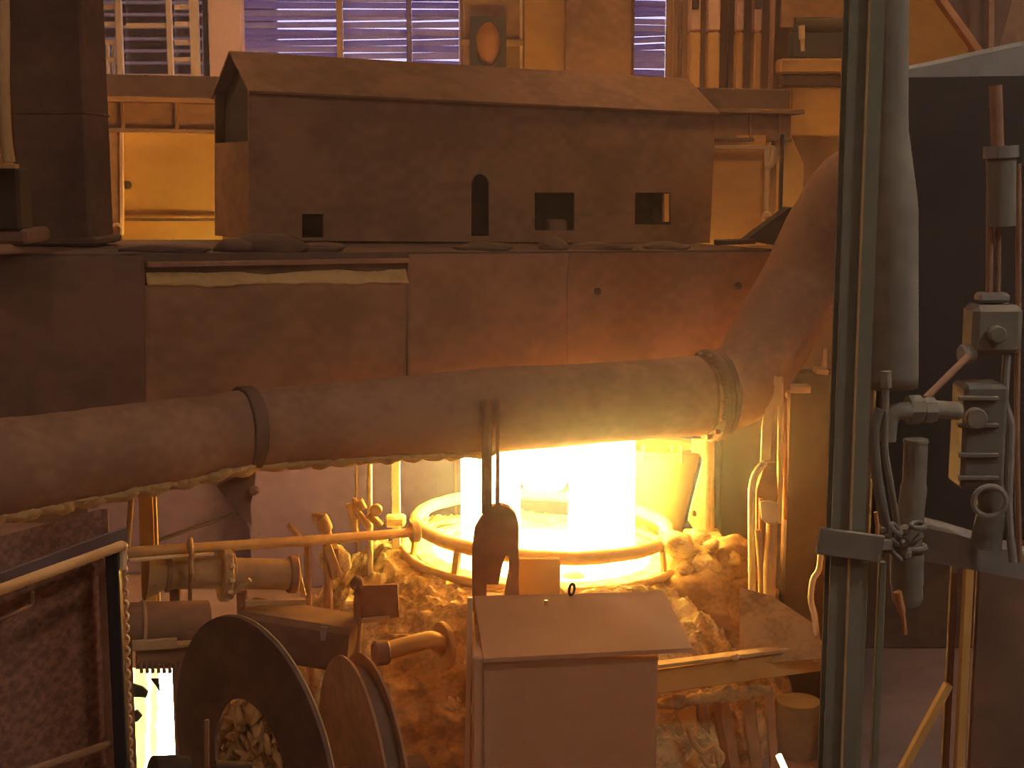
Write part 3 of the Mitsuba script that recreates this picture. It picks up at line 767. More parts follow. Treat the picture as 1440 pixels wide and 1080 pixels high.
# ------------------------------------------------------------------ arched bracket and its poles in front of the furnace
t = thing('arched_bracket', 'arched bracket plate with a bright keyhole in front of the left electrode', 'bracket')
part(t, 'plate', plate([(664, 860), (664, 772), (667, 745), (674, 732), (682, 722), (690, 713), (704, 710), (716, 714), (725, 724), (729, 738), (730, 860)], 14.6, .12, holes=[[(709, 786), (712, 781), (716, 785), (716, 800), (713, 815), (709, 838), (684, 838), (684, 822), (701, 822), (705, 800)]]), D['brown_steel'], smooth=False)
part(t, 'thick_pole', rod(P(684.5, 722, 14.66), P(685, 560, 14.66), .055), D['brown_steel'])
part(t, 'thin_pole', rod(P(699.5, 716, 14.7), P(700, 560, 14.7), .02), D['brown_steel'])
part(t, 'base_column', bx(*(P(697, 860, 14.68) * [1, 1, 0] + [0, 0, P(697, 858, 14.68)[2] / 2]), .46, .2, P(697, 858, 14.68)[2]), D['brown_steel'], smooth=False)
# panel at the front of the furnace behind the cabinet
t = thing('splash_guard', 'orange brown splash guard panel between the arched bracket and the furnace', 'panel')
a, b = P(724, 940, 15.3), P(788, 786, 15.3)
part(t, 'sheet', bx((a[0] + b[0]) / 2, 15.33, b[2] / 2, b[0] - a[0], .05, b[2]), D['ochre_sheet'], smooth=False)

# ------------------------------------------------------------------ cabinet with the sloped lid
t = thing('sloped_lid_cabinet', 'big brown cabinet with an overhanging sloped lid at the bottom centre', 'cabinet')
CY = 12.4
fa, fb = P(682, 925, CY), P(926, 914, CY)
fw = fb[0] - fa[0]
bk = 1.15
cz = (fa[2] + fb[2]) / 2
part(t, 'body', bx((fa[0] + fb[0]) / 2 - .06, CY + bk / 2, (cz - .03) / 2, fw + .12, bk, cz - .03, ch=.02), D['cabinet_paint'], smooth=False)
lidf0, lidf1 = P(680, 926, CY - .05), P(974, 911, CY - .05)
lidb0, lidb1 = P(667, 838, CY + bk), P(934, 832, CY + bk)
v = np.array([lidf0, lidf1, lidb1, lidb0])
v2 = v - np.array([0, 0, .04])
f = np.array([[0, 1, 2, 3], [7, 6, 5, 4], [0, 4, 5, 1], [1, 5, 6, 2], [2, 6, 7, 3], [3, 7, 4, 0]])
part(t, 'lid', trimesh.Trimesh(np.vstack([v, v2]), np.vstack([f[:, [0, 1, 2]], f[:, [0, 2, 3]]]), process=False), D['cabinet_paint'], smooth=False)
part(t, 'edge_strip', beam(P(661, 840, CY + .5), [P(661, 840, CY + .5)[0] - .06, CY + .5, .02], .05, .05), D['bright_metal'], label='bright vertical edge strip')
part(t, 'side_sheet', cat(trimesh.Trimesh(np.array([lidf0 + [0, .02, -.02], lidb0 + [0, 0, -.02], [lidb0[0], lidb0[1], 0], [lidf0[0], lidf0[1], 0]]), [[0, 1, 2], [0, 2, 3]], process=False)), D['rust_pipe'], smooth=False)
part(t, 'lifting_eye', torus(P(804, 829, CY + bk - .02), [1, -.6, 0], .055, .014), D['near_black'])
part(t, 'pin', rod(P(768, 850, CY + bk - .25), P(768, 844, CY + bk - .25), .02), D['bright_metal'])

# ------------------------------------------------------------------ pipework at the left of the furnace
YP = 14.6
t = thing('thin_rail_pipe', 'thin copper brown pipe running from the chain to the furnace rim', 'pipe')
part(t, 'pipe', tube([P(176, 777, 13.6), P(300, 769, 14.3), P(450, 759, 15.2), P(586, 748, 16.1)], .055, 14), D['gold_steel'])
part(t, 'end_collar', ringm(P(583, 748, 16.08), [.9, .4, 0], .12, .05, .1), D['gold_steel'])
part(t, 'lower_strap', tube([P(180, 788, 13.55), P(240, 783, 13.9), P(300, 779, 14.2)], .022, 8), D['bright_metal'])
t = thing('hook_rod', 'thin hook rod hanging from the thin pipe in front of the gauge pipe', 'rod')
part(t, 'rod', tube(curve([P(270, 806, 13.9), P(268, 790, 13.9), P(271, 776, 13.9), P(266, 766, 13.9), P(269, 760, 13.9)], 16), .028, 10), D['gold_steel'])
part(t, 'tail', rod(P(268, 800, 13.9), P(267, 862, 13.95), .02), D['brown_steel'])
part(t, 'loop', torus(P(268, 768, 13.9), [1, .2, 0], .07, .025, 20, 8), D['gold_steel'])
gp = thing('flanged_pipe', 'short horizontal flanged pipe with a bright lower side at the left', 'pipe')
pc = [P(222, 806, 14.1), P(260, 806, 14.2), P(310, 806, 14.35), P(412, 808, 14.7)]
part(gp, 'barrel', tube(curve(pc, 20), .165, 32), D['gold_steel'])
part(gp, 'flared_end', lathe([(.16, 0), (.26, .16), (.29, .2), (.27, .2), (.15, .0), (.16, 0)], P(232, 806, 14.12), unit(pc[0] - pc[1])), D['gold_steel'])
part(gp, 'end_ring', ringm(P(236, 806, 14.15), unit(pc[1] - pc[0]), .2, .15, .05), D['brown_steel'])
mfk = part(gp, 'middle_flange', ringm(P(316, 808, 14.37), unit(pc[1] - pc[0]), .285, .15, .10), D['gold_steel'])
part(gp, 'middle_flange', ringm(P(323, 808, 14.4), unit(pc[1] - pc[0]), .26, .15, .06), D['brown_steel'])
part(gp, 'end_cap', ringm(P(411, 808, 14.7), unit(pc[1] - pc[0]), .2, .03, .1), D['brown_steel'])
for k in range(10):
    ex, ey, ez = frame(unit(pc[1] - pc[0]))
    an = k * .628
    part(mfk, 'bolt', disc(P(321, 808, 14.3) + (ex * math.cos(an) + ey * math.sin(an)) * .235, ez, .022, .05, 8), D['bright_metal'])
part(gp, 'clamp_lever', beam(P(322, 838, 14.2), P(352, 815, 14.2), .05, .05), D['gold_steel'])
part(gp, 'leg', beam(P(340, 832, 14.5), [P(340, 832, 14.5)[0], 14.5, 0], .1, .1), D['brown_steel'])
part(gp, 'leg', beam(P(246, 826, 14.3), [P(246, 826, 14.3)[0], 14.3, 0], .1, .1), D['brown_steel'])
t = thing('lower_tank', 'short brown cylinder tank below the flanged pipe', 'tank')
part(t, 'barrel', rod(P(176, 880, 13.4), P(292, 876, 13.7), .23, 32), D['brown_steel'])
part(t, 'bright_band', beam(P(186, 908, 13.15), P(249, 904, 13.25), .06, .10), D['gold_steel'])
part(t, 'curled_pipe', tube(curve([P(248, 906, 13.25), P(272, 905, 13.3), P(290, 898, 13.3), P(299, 884, 13.3)], 16), .035, 10), D['gold_steel'])
part(t, 'hoop', torus(P(200, 880, 13.45), unit(P(292, 876, 13.7) - P(176, 880, 13.4)), .235, .02), D['gold_steel'])
part(t, 'leg', beam(P(286, 890, 13.68), [P(286, 890, 13.68)[0], 13.68, 0], .1, .1), D['brown_steel'])
part(t, 'leg', beam(P(176, 890, 13.42), [P(176, 890, 13.42)[0], 13.42, 0], .1, .1), D['brown_steel'])
t = thing('grate_roller', 'brown roller with a row of teeth above the white slag stream', 'roller')
part(t, 'barrel', rod(P(192, 922, 13.3), P(262, 920, 13.45), .13, 24), D['brown_steel'])
for k in range(8):
    part(t, 'tooth', beam(P(198 + k * 8, 930, 13.2 + k * .018), P(199 + k * 8, 946, 13.2 + k * .018), .025, .03), D['brown_steel'])
part(t, 'bracket', beam(P(262, 918, 13.6), [P(262, 918, 13.6)[0], 13.6, 0], .1, .1), D['brown_steel'])
# white-hot stream
t = thing('slag_stream', 'white hot sheet of running slag between the chain and the big ring', 'slag stream')
for n_, (xa, xb, rad) in enumerate(((178, 189, (1.5, 1.1, .40)), (189, 203, (1.2, 1.0, .26)), (203, 211, (1.7, 1.6, .95)), (211, 219, (1.15, 1.05, .28)), (219, 231, (2.2, 2.0, 1.4)), (231, 247, (1.9, 1.85, 1.45)))):
    Yn, Yo = 14.4 + (xa - 178) / 69 * .5, 14.4 + (xb - 178) / 69 * .5
    o = P(xa, 1118, Yn)
    m = rough_grid(o, (P(xb + 1, 1118, Yo) - o) * [1, 1, 0], P(xa + 2, 944, Yn) - o, 8, 40, .04, 6, 51 + n_, .05)
    part(t, 'streak', m, D['hot_skin'], smooth=True, **glow(np.array(rad) * 1.8))
for (pts) in ([(187, 962), (200, 966), (208, 973), (205, 981), (188, 980)], [(185, 1001), (193, 999), (200, 1007), (194, 1014), (187, 1017)], [(212, 955), (222, 955), (224, 972), (219, 964)]):
    part(t, 'dark_scale', plate(pts, 14.34, .03), D['near_black'], smooth=False)

t = thing('ochre_post', 'ochre flat post behind the end of the thin pipe at the left', 'post')
part(t, 'flat', bx(*(P(210, 760, 15.2) * [1, 1, 0] + [0, 0, 2.3]), .19, .12, 4.6), D['ochre_sheet'], smooth=False)
part(t, 'edge', beam([P(220, 760, 15.1)[0], 15.1, .01], [P(220, 760, 15.1)[0], 15.1, 4.6], .03, .03), D['gold_steel'])
one('leaning_bar', 'thin leaning bar between the chain top and the off-gas pipe', 'bar', rod(P(179, 780, 13.62), P(188, 660, 13.75), .028), D['gold_steel'])

# levers on the far side of the thin pipe
t = thing('lever', 'short bar leaning to the left beyond the thin pipe', 'lever')
part(t, 'bar', rod(P(406, 738, 15.3), P(432, 768, 15.3), .035, 10), D['gold_steel'])
part(t, 'stem', rod(P(432, 768, 15.3), [P(432, 768, 15.3)[0], 15.3, .5], .04, 10), D['brown_steel'])
t = thing('lever', 'thick rounded lever head leaning beyond the thin pipe', 'lever')
part(t, 'head', tube(curve([P(440, 728, 15.5), P(448, 727, 15.5), P(456, 738, 15.5), P(460, 756, 15.5)], 14), [.05] * 4 + [.085] * 6 + [.06] * 4, 12), D['gold_steel'])
part(t, 'stem', rod(P(460, 756, 15.5), [P(460, 756, 15.5)[0], 15.5, .5], .05, 10), D['brown_steel'])
t = thing('linkage', 'forked linkage of crossed rods beside the two bright posts', 'linkage')
for (x0_, y0_, x1_, y1_, w) in ((490, 708, 501, 750, .035), (498, 700, 500, 752, .03), (500, 715, 519, 742, .04), (505, 703, 512, 716, .045), (519, 722, 535, 740, .05)):
    part(t, 'rod', rod(P(x0_, y0_, 16.2), P(x1_, y1_, 16.2), w, 10), D['gold_steel'])
part(t, 'pivot', disc(P(529, 717, 16.1), [0, 1, 0], .07, .1), D['gold_steel'])
part(t, 'base', bx(*(P(512, 748, 16.25) * [1, 1, 0] + [0, 0, .9]), .5, .3, 1.8 + .0), D['crust'], smooth=False)
t = thing('bright_post', 'slimmer of the two bright posts left of the furnace rim', 'post')
part(t, 'rod', rod([P(519, 745, 17.2)[0], 17.2, .3], P(519, 600, 17.2), .035, 12), D['bright_metal'])
t = thing('bright_post', 'wider of the two bright posts left of the furnace rim', 'post')
part(t, 'flat', beam([P(556, 735, 17.6)[0], 17.6, .3], P(556, 580, 17.6), .11, .08), D['bright_metal'])
part(t, 'foot', bx(*P(556, 732, 17.5), .26, .22, .14), D['crust'], smooth=False)
t = thing('hanging_link', 'pair of flat links hanging below the thin pipe', 'link')
part(t, 'link', beam(P(416, 780, 14.9), P(420, 808, 14.9), .06, .03), D['brown_steel'])
part(t, 'link', beam(P(414, 785, 14.85), P(427, 838, 14.85), .06, .04), D['gold_steel'])
t = thing('valve_casting', 'rough valve casting hanging under the thin pipe near the rim', 'valve')
part(t, 'body', rock(P(472, 790, 15.6), [.18, .15, .2], 61, 3), D['crust'], smooth=True)
part(t, 'stem', beam(P(472, 772, 15.5), P(476, 812, 15.4), .05, .05), D['brown_steel'])
part(t, 'plate', plate([(455, 770), (465, 766), (480, 806), (468, 812)], 15.4, .03), D['gold_steel'], smooth=False)
t = thing('grey_flap', 'flat grey brown plate on a rod below the slag slope', 'plate')
part(t, 'sheet', plate([(506, 824), (559, 822), (561, 868), (507, 873)], 14.6, .04), D['brown_steel'], smooth=False)
part(t, 'bottom_lip', beam(P(507, 873, 14.55), P(548, 869, 14.55), .05, .05), D['gold_steel'])
part(t, 'post', tube([P(504, 812, 14.5), P(502, 850, 14.5), P(503, 880, 14.5), P(502, 1000, 14.5)], .04, 10), D['rust_pipe'])
part(t, 'knob', rock(P(502, 820, 14.45), [.07, .06, .08], 3), D['rust_pipe'])
t = thing('elbow_pipe', 'short golden pipe with a round flange below the slag slope', 'pipe')
part(t, 'pipe', tube(curve([P(538, 917, 13.9), P(570, 908, 14.1), P(600, 900, 14.3), P(618, 905, 14.5), P(626, 918, 14.7)], 18), .095, 18), D['ochre_sheet'])
part(t, 'flange', ringm(P(624, 908, 14.6), unit([1, .55, 0]), .26, .09, .06), D['ochre_sheet'])
part(t, 'coupling', disc(P(536, 918, 13.88), unit([1, .4, 0]), .13, .16), D['rust_pipe'])
t = thing('bracket_slab', 'long brown slab behind the big ring with a pale chip on it', 'slab')
part(t, 'slab', beam(P(345, 880, 14.6), P(500, 905, 14.4), .6, .5), D['dark_steel'])
part(t, 'edge', beam(P(345, 848, 14.3), P(430, 846, 14.5), .06, .06), D['gold_steel'])
part(t, 'chip', plate([(450, 882), (461, 882), (457, 901), (451, 901)], 13.95, .03), D['grey_slab'], smooth=False)

# ------------------------------------------------------------------ big ring and the drum behind it
rn = unit([-.755, -.652, 0])
RC = P(350, 1080, 11.5)
t = thing('ring_wheel', 'big dark ring wheel with a round hole at the lower left', 'wheel')
part(t, 'rim', ringm(RC - rn * .02, rn, 1.32, .60, .035, 128, .1), D['dark_steel'])
part(t, 'edge_band', ringm(RC - rn * .047, rn, 1.328, 1.28, .016, 128), D['gold_steel'], label='thin lit edge band')
part(t, 'spoke_plate', beam(P(291, 1110, 11.62), P(291, 1012, 11.62), .035, .05), D['brown_steel'])
t = thing('end_drum', 'brown drum with a thin flange edge right of the big ring wheel', 'drum')
DC = P(500, 1120, 12.9)
rn2 = unit([-.93, -.37, 0])
part(t, 'barrel', tube([DC, DC - rn2 * .08, DC - rn2 * .16], [1.24, 1.24, 1.24], 96), D['dark_steel'])
part(t, 'flange', ringm(DC + rn2 * .02, rn2, 1.36, .2, .03, 128), D['brown_steel'])
part(t, 'flange', ringm(DC - rn2 * .17, rn2, 1.36, .2, .03, 128), D['brown_steel'])
part(t, 'axle', rod(DC, DC - rn2 * .7, .3, 24), D['dark_steel'])
part(t, 'axle_cap', disc(DC + rn2 * .06, rn2, .3, .12), D['rust_pipe'])
one('bearing_cap', 'dark rounded bearing cap at the bottom edge below the white slag stream', 'cap', rod(P(215, 1092, 11.2), P(262, 1090, 11.35), .17, 24), D['near_black'])
one('bearing_cap', 'dark rounded bearing cap at the bottom edge inside the big ring', 'cap', rod(P(300, 1093, 11.2), P(350, 1095, 11.3), .14, 24), D['near_black'])
sc = []
for i in range(420):
    q_ = random.Random(i)
    m = rock([0, 0, 0], [.03, .045, .09 + q_.uniform(0, .05)], 800 + i, 2)
    m.apply_transform(trimesh.transformations.euler_matrix(q_.uniform(-.9, .9), q_.uniform(0, .9), q_.uniform(0, 6)))
    m.apply_translation(P(q_.uniform(288, 430), q_.uniform(975, 1115), 14.1 + q_.uniform(0, .5)))
    sc.append(m)
one('scrap_heap', 'heap of golden scrap turnings seen through the hole of the big ring', 'scrap', cat(*sc), D['dust'], smooth=True, kind='stuff')
one('slag_bank', 'ribbed orange slag bank between the drum and the sloped lid cabinet', 'slag', rough_grid(P(520, 1150, 13.8), P(672, 1150, 13.8) - P(520, 1150, 13.8), P(560, 890, 15.6) - P(540, 1150, 13.8), 60, 70, .16, 3.2, 71, .1), D['shoulder_slag'], smooth=True)

# ------------------------------------------------------------------ railing, panel and chain in the left foreground
rail = thing('railing', 'steel railing with a black end post in the left foreground', 'railing')
r0, r1 = P(172, 767, 9.0), P(-60, 851, 7.7)
part(rail, 'top_rail', tube([r0, (r0 + r1) / 2, r1], .034, 16), D['brass'])
part(rail, 'rail_tip', tube(curve([r0, P(174, 768, 9.02), P(172, 780, 9.02), P(171, 800, 9.02)], 10), .03, 12), D['bright_metal'])
part(rail, 'back_band', beam(P(176, 750, 9.2), P(-60, 838, 7.9), .03, .09), D['purple_paint'])
pz = P(159, 776, 9.0)
part(rail, 'end_post', bx(pz[0], 9.0, pz[2] / 2, .085, .085, pz[2], ch=.008), D['black_steel'], smooth=False)
part(rail, 'lit_strip', beam(P(144, 785, 9.1), [P(144, 785, 9.1)[0], 9.1, 0], .05, .04), D['rust_pipe'])
part(rail, 'lower_rail', tube([P(155, 1046, 9.0), P(60, 1078, 8.5), P(-40, 1112, 8.0)], .028, 12), D['brown_steel'])
part(rail, 'short_rail', tube(curve([P(-30, 880, 8.1), P(30, 858, 8.3), P(44, 850, 8.4), P(45, 832, 8.4)], 14), .014, 8), D['brown_steel'])
g0, g1 = P(-70, 740, 8.2), P(142, 700, 9.25)
pl = rough_grid(np.array([g0[0], g0[1], 0.0]), np.array([g1[0] - g0[0], g1[1] - g0[1], 0]), np.array([0, 0, P(142, 716, 9.25)[2]]), 60, 90, .012, 9, 91, .012)
t = thing('rusty_screen', 'speckled rusty sheet screen behind the foreground railing', 'screen')
part(t, 'sheet', pl, D['rusty_sheet'], smooth=True)
part(t, 'edge_angle', beam([g1[0] + .02, 9.27, 0], [g1[0] + .02, 9.27, P(142, 716, 9.25)[2]], .04, .04), D['rusty_sheet'])
# chain
ch_ = thing('chain', 'steel chain hanging beside the black railing post', 'chain')
ct0, ct1 = P(173, 772, 9.3), P(183, 1095, 9.3)
NL = 40
dv = (ct1 - ct0) / NL
def link_mesh(c_, along, side):
    l, w, r = np.linalg.norm(dv) * .72, .022, .009
    pts = []
    for k in range(17):
        an = k * 2 * math.pi / 16
        pts.append(c_ + along * (l * math.sin(an)) + side * (w * math.cos(an)))
    return tube(pts, r, 6, cap=False)
al = unit(dv)
for k in range(NL):
    sd = unit(np.cross(al, [0, 1, 0])) if k % 2 else unit(np.cross(al, [1, 0, 0]))
    part(ch_, 'chain_link', link_mesh(ct0 + dv * (k + .5), al, sd), D['bright_metal'] if k % 2 else D['terracotta'])
one('slack_cable', 'thin wavy copper cable beside the black railing post', 'cable', tube(curve([P(171 + 2.0 * math.sin(k * .9), 775 + k * 12, 9.15) for k in range(28)], 120), .016, 8), D['terracotta'])

# ------------------------------------------------------------------ right foreground: olive column, pipe, hoses, valves
YC = 6.2
t = thing('olive_column', 'dark olive steel column running from top to bottom at the right', 'column')
colm = ibeam([P(1196, 540, YC)[0] - .0, YC, 0], [P(1196, 540, YC)[0], YC, ZT], .15, .12, .016, .014, up=[0, 1, 0])
part(t, 'shaft', colm, D['olive_paint'], smooth=False)
part(t, 'edge_line', beam([P(1203, 540, YC - .07)[0], YC - .07, .0], [P(1203, 540, YC - .07)[0], YC - .07, ZT], .012, .012), D['gold_steel'])
part(t, 'clamp_band', beam(P(1150, 760, YC - .09), P(1240, 772, YC - .09), .03, .12), D['grey_pipe'])
t = thing('reducer_pipe', 'grey upright pipe that widens downwards beside the olive column', 'pipe')
pc = P(1250, 300, 6.6)
k = 6.6 / FPX
zs = [P(0, y, 6.6)[2] for y in (545, 530, 290, 180, -60)]
ax = [P(1254, 545, 6.6)[0], P(1254, 530, 6.6)[0], P(1253, 290, 6.6)[0], P(1248, 180, 6.6)[0], P(1249, -60, 6.6)[0]]
pth = np.array([[ax[0], 6.6, zs[0]], [ax[1], 6.6, zs[1]], [ax[2], 6.6, zs[2]], [ax[3], 6.6, zs[3]], [ax[4], 6.6, zs[4]], [ax[4], 6.6, ZT]])
n_ = 40
ss = np.linspace(0, 1, n_)
zz = zs[0] + (ZT - zs[0]) * ss
cc = np.stack([np.interp(zz, pth[:, 2], pth[:, 0]), np.full(n_, 6.6), zz], 1)
rr_ = np.interp(zz, [zs[0], zs[1], zs[2], zs[3], ZT], [36 * k, 37 * k, 37 * k, 28 * k, 28 * k])
zz = np.sort(np.r_[np.linspace(zs[0], zs[4], 34), ZT])
cc = np.stack([np.interp(zz, pth[:, 2], pth[:, 0]), np.full(len(zz), 6.6), zz], 1)
rr_ = np.interp(zz, [zs[0], zs[1], zs[2], zs[3], ZT], [36 * k, 37 * k, 37 * k, 28 * k, 28 * k])
part(t, 'barrel', tube(cc, rr_, 36), D['grey_pipe'], smooth=True)
t = thing('thin_hose', 'thin grey hose dropping from the reducer pipe to the hose bundle', 'hose')
part(t, 'hose', tube(curve([P(1246, 535, 6.4), P(1245, 580, 6.4), P(1244, 620, 6.4), P(1252, 680, 6.4), P(1262, 745, 6.45), P(1264, 770, 6.45)], 30), .017, 12), D['grey_pipe'])
part(t, 'bell_end', rod(P(1246, 545, 6.4), P(1246, 522, 6.4), .025), D['grey_pipe'])
t = thing('thin_hose', 'thick edged hose curving down close to the olive column', 'hose')
part(t, 'hose', tube(curve([P(1238, 575, 6.38), P(1229, 605, 6.38), P(1231, 650, 6.38), P(1238, 700, 6.38), P(1247, 750, 6.4), P(1250, 775, 6.4)], 30), .026, 12), D['hose'])
t = thing('sleeve_hose', 'fat grey sleeve hose standing between the thin hoses and the valve tree', 'hose')
part(t, 'sleeve', tube(curve([P(1288, 622, 6.6), P(1286, 670, 6.6), P(1281, 720, 6.6), P(1276, 770, 6.6), P(1277, 850, 6.6)], 30), [17 * k] * 8 + [19 * k] * 6 + [20 * k] * 6 + [24 * k] * 6 + [22 * k] * 3 + [18 * k], 18), D['grey_pipe'])
part(t, 'top_cap', disc(P(1288, 620, 6.6), Z, 18 * k, .02), D['grey_pipe'])
part(t, 'drip_tip', tube(curve([P(1262, 832, 6.5), P(1268, 860, 6.5), P(1271, 875, 6.5), P(1272, 892, 6.5)], 12), [.02] * 6 + [.012] * 6, 10), D['terracotta'])
t = thing('hose_bundle', 'knotted bundle of clamps where the hoses meet', 'clamp')
rg = random.Random(5)
for i in range(11):
    px, py = 1240 + (i % 4) * 16 + rg.uniform(-4, 4), 742 + (i // 4) * 20 + rg.uniform(-4, 4)
    if i % 2:
        part(t, 'clamp', torus(P(px, py, 6.36), unit([rg.uniform(-1, 1), rg.uniform(-.5, .5), 1]), .03, .012, 20, 8), D['hose'])
    else:
        part(t, 'clamp_block', bx(*P(px, py, 6.4), .06, .05, .05, rot=rg.uniform(0, 1)), D['grey_pipe'], smooth=False)
part(t, 'clamp_arm', beam(P(1228, 766, 6.15), P(1262, 766, 6.45), .04, .05), D['hose'])
part(t, 'clamp', torus(P(1277, 768, 6.6), Z, .078, .014, 28, 8), D['hose'])
part(t, 'copper_tie', tube(curve([P(1231, 720, 6.34), P(1234, 745, 6.34), P(1233, 765, 6.34)], 8), .01, 8), D['terracotta'])
t = thing('elbow_union', 'grey horizontal pipe union from the hoses to the valve tree', 'pipe')
part(t, 'pipe', tube(curve([P(1247, 620, 6.55), P(1250, 592, 6.55), P(1262, 578, 6.55), P(1290, 576, 6.6), P(1345, 578, 6.75)], 24), 13 * k, 16), D['grey_pipe'])
part(t, 'union_nut', ringm(P(1285, 576, 6.6), [1, .1, 0], 21 * k, 12 * k, .07, 8), D['grey_pipe'])
part(t, 'union_nut', ringm(P(1305, 577, 6.63), [1, .1, 0], 19 * k, 12 * k, .06, 8), D['grey_pipe'])
one('diagonal_strut', 'thin rust diagonal strut from the union up to the valve tree', 'strut', rod(P(1302, 560, 6.8), P(1362, 500, 6.9), .018), D['rust_pipe'])
# valve tree
t = thing('valve_tree', 'tall grey valve tree with stacked valve bodies at the right edge', 'valve')
YV = 7.0
kv = YV / FPX
part(t, 'riser', rod(P(1400, 120, YV), P(1404, 240, YV), 9 * kv), D['rust_pipe'])
part(t, 'cylinder', rod(P(1408, 214, YV), P(1408, 318, YV), 20 * kv, 24), D['grey_pipe'])
part(t, 'cylinder_cap', rod(P(1408, 205, YV), P(1408, 222, YV), 24 * kv, 24), D['grey_slab'])
part(t, 'piston_rod', rod(P(1392, 318, YV), P(1391, 425, YV), 5 * kv), D['rust_pipe'])
part(t, 'piston_rod', rod(P(1404, 318, YV), P(1403, 425, YV), 4 * kv), D['rust_pipe'])
part(t, 'yoke', bx(*P(1395, 418, YV), 44 * kv, .1, 14 * kv), D['grey_slab'], smooth=False)
ub_ = part(t, 'upper_body', bx(*P(1395, 462, YV), 70 * kv, .2, 70 * kv, ch=.03), D['grey_pipe'], smooth=False)
part(ub_, 'plug', disc(P(1402, 470, YV - .12), [0, 1, 0], 12 * kv, .05), D['olive_paint'])
part(t, 'side_knob', disc(P(1360, 498, YV - .05), [1, .2, 0], 14 * kv, .07), D['grey_slab'])
lb_ = part(t, 'lower_body', bx(*P(1375, 610, YV), 62 * kv, .22, 150 * kv, ch=.02), D['hose'], smooth=False)
for py in (560, 598, 640, 672):
    part(lb_, 'band', bx(*P(1375, py, YV - .115), 58 * kv, .03, 6 * kv, ch=.004), D['grey_pipe'], smooth=False)
part(lb_, 'gauge', disc(P(1372, 588, YV - .14), [0, 1, 0], 15 * kv, .05), D['grey_pipe'])
part(t, 'foot_elbow', tube(curve([P(1392, 680, YV), P(1395, 720, YV), P(1390, 745, YV), P(1386, 770, YV)], 14), 22 * kv, 18), D['hose'])
part(t, 'handwheel', torus(P(1392, 705, YV - .2), unit([.2, 1, .1]), 22 * kv, 4 * kv, 28, 8), D['grey_slab'])
part(t, 'side_tube', tube(curve([P(1422, 430, YV - .05), P(1416, 500, YV - .05), P(1412, 560, YV - .05), P(1422, 600, YV - .05), P(1418, 700, YV - .05), P(1425, 790, YV - .05)], 30), 6 * kv, 10), D['grey_slab'])
part(t, 'side_tube', tube(curve([P(1432, 230, YV - .02), P(1432, 420, YV - .02), P(1430, 600, YV - .02), P(1434, 790, YV - .02)], 20), 4 * kv, 10), D['rust_pipe'])
# canopy, dark back panels, slab
t = thing('canopy', 'grey sloping canopy over the dark niche at the upper right', 'canopy')
part(t, 'slab', plate([(1262, 101), (1345, 84), (1475, 55), (1475, 106), (1262, 109)], 8.2, .5, n=unit([0, -1, -.06])), D['grey_slab'], smooth=False)
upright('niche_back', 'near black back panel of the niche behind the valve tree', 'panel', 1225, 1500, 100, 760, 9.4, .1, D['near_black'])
t = thing('support_slab', 'grey sloping support beam below the hoses and the valve tree', 'beam')
part(t, 'beam', plate([(1282, 742), (1300, 742), (1345, 752), (1470, 790), (1470, 822), (1380, 804), (1282, 786)], 7.1, .3), D['grey_slab'], smooth=False)
upright('far_ochre_wall', 'orange wall patch above the canopy right of the reducer pipe', 'panel', 1240, 1375, -220, 130, 22.5, .15, D['ochre_sheet'])
t = thing('roof_brace', 'orange edged diagonal brace above the canopy', 'brace')
part(t, 'diagonal', beam(P(1290, -45, 12.0), P(1380, 80, 12.0), .12, .06), D['terracotta'])
part(t, 'web', plate([(1330, -60), (1440, -60), (1400, 85), (1378, 72), (1318, -10)], 12.15, .05), D['dark_steel'], smooth=False)
part(t, 'upright', beam(P(1395, -120, 11.9), P(1392, 90, 11.9), .05, .06), D['rust_pipe'])
one('brown_backing', 'red brown sheet behind the roof brace in the upper right corner', 'sheet', plate([(1400, -150), (1500, -150), (1500, 110), (1385, 110)], 13.2, .1), D['rust_pipe'], smooth=False)
# below the slab
for i, (px, w, lab) in enumerate(((1210, .028, 'left of the two slim olive rails below the hose bundle'), (1234, .034, 'right of the two slim olive rails below the hose bundle'))):
    one('slim_rail', lab, 'rail', beam([P(px, 950, 6.5)[0], 6.5, 0], [P(px, 950, 6.5)[0], 6.5, P(px, 790, 6.5)[2]], w, .04), D['olive_paint'], smooth=False)
one('back_plate', 'dark brown low wall behind the diagonal strut at the lower right', 'wall panel', bx((P(1180, 900, 19.6)[0] + P(1500, 900, 19.6)[0]) / 2, 19.7, 2.0, 3.4, .2, 4.0), D['dark_steel'], smooth=False)
t = thing('rack_frame', 'orange lit upright with a diagonal brace in the lower right corner', 'frame')
pq = P(1357, 900, 9.0)
part(t, 'upright', beam([pq[0], 9.0, 0], [pq[0], 9.0, P(1357, 795, 9.0)[2]], .06, .06), D['ochre_sheet'])
part(t, 'inner_upright', beam([P(1337, 900, 9.1)[0], 9.1, 0], [P(1337, 900, 9.1)[0], 9.1, P(1337, 795, 9.1)[2]], .045, .05), D['dark_steel'])
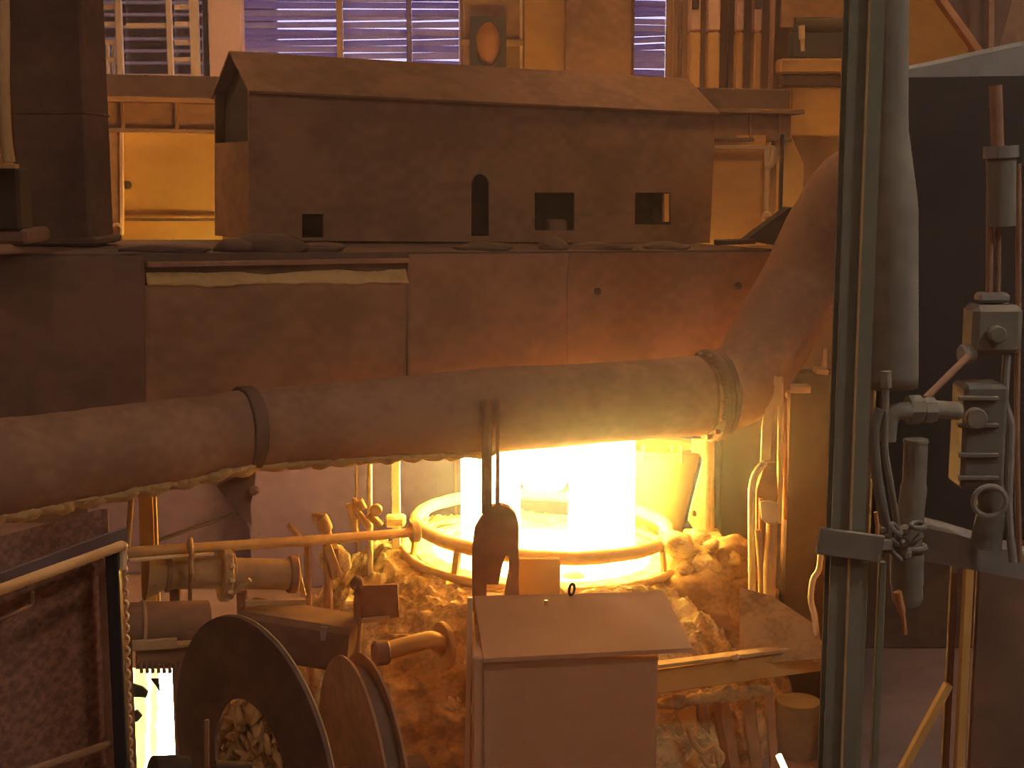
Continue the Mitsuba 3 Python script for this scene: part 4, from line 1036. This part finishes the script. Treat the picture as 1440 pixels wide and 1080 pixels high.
part(t, 'diagonal', beam(P(1262, 1095, 9.05), P(1334, 962, 9.05), .07, .05), D['ochre_sheet'])
part(t, 'side_panel', bx(P(1412, 900, 9.2)[0], 9.2, P(1412, 795, 9.2)[2] / 2, .42, .05, P(1412, 795, 9.2)[2]), D['dark_steel'], smooth=False)

# ------------------------------------------------------------------ unseen lamps added under the roof as fill light
for i, (x, y, z, r, rad) in enumerate(FILL_LAMPS):
    t = thing('added_fill_lamp', 'unseen bell shaped lamp added under the hall roof as fill light', 'lamp', group='added fill lamps under the roof')
    part(t, 'shade', lathe([(.08, .5), (.2, .45), (r + .08, .0), (r + .05, .0), (.17, .42), (.08, .46)], [x, y, z], Z, 32), D['grey_slab'])
    part(t, 'lens', lathe([(0, 0), (r, .02), (r, .04), (0, .04)], [x, y, z + .01], Z, 32), D['hot_skin'], **glow(rad))
    part(t, 'rod', rod([x, y, z + .45], [x, y, ZT - .002], .03), D['dark_steel'])

# ------------------------------------------------------------------ furnace fume: thin haze that fills the bay around the furnace
hb0, hb1 = np.array([XL + .05, 9.6, .02]), np.array([XR - .05, YB - .45, ZT - .05])
gz, gy, gx_ = np.meshgrid(*[np.linspace(hb0[k], hb1[k], 40) for k in (2, 1, 0)], indexing='ij')
rr2 = ((gx_ - 1.2) / 2.7) ** 2 + ((gy - 14.3) / 1.6) ** 2 + ((gz - 4.45) / 1.1) ** 2
dens = (HAZE + FUME * np.exp(-rr2)).astype(np.float32)[..., None]
scene['fume_haze'] = mikit.ply(trimesh.creation.box(bounds=[hb0, hb1]), {'type': 'null'}, False,
    interior={'type': 'heterogeneous', 'albedo': {'type': 'constvolume', 'value': {'type': 'rgb', 'value': [.93, .92, .91]}},
              'sigma_t': {'type': 'gridvolume', 'grid': mi.VolumeGrid(dens), 'to_world': T().translate(hb0.tolist()).scale((hb1 - hb0).tolist())}, 'phase': {'type': 'hg', 'g': .55}})
labels['fume_haze'] = {'label': 'thin orange fume haze hanging around the furnace', 'category': 'haze', 'kind': 'stuff'}
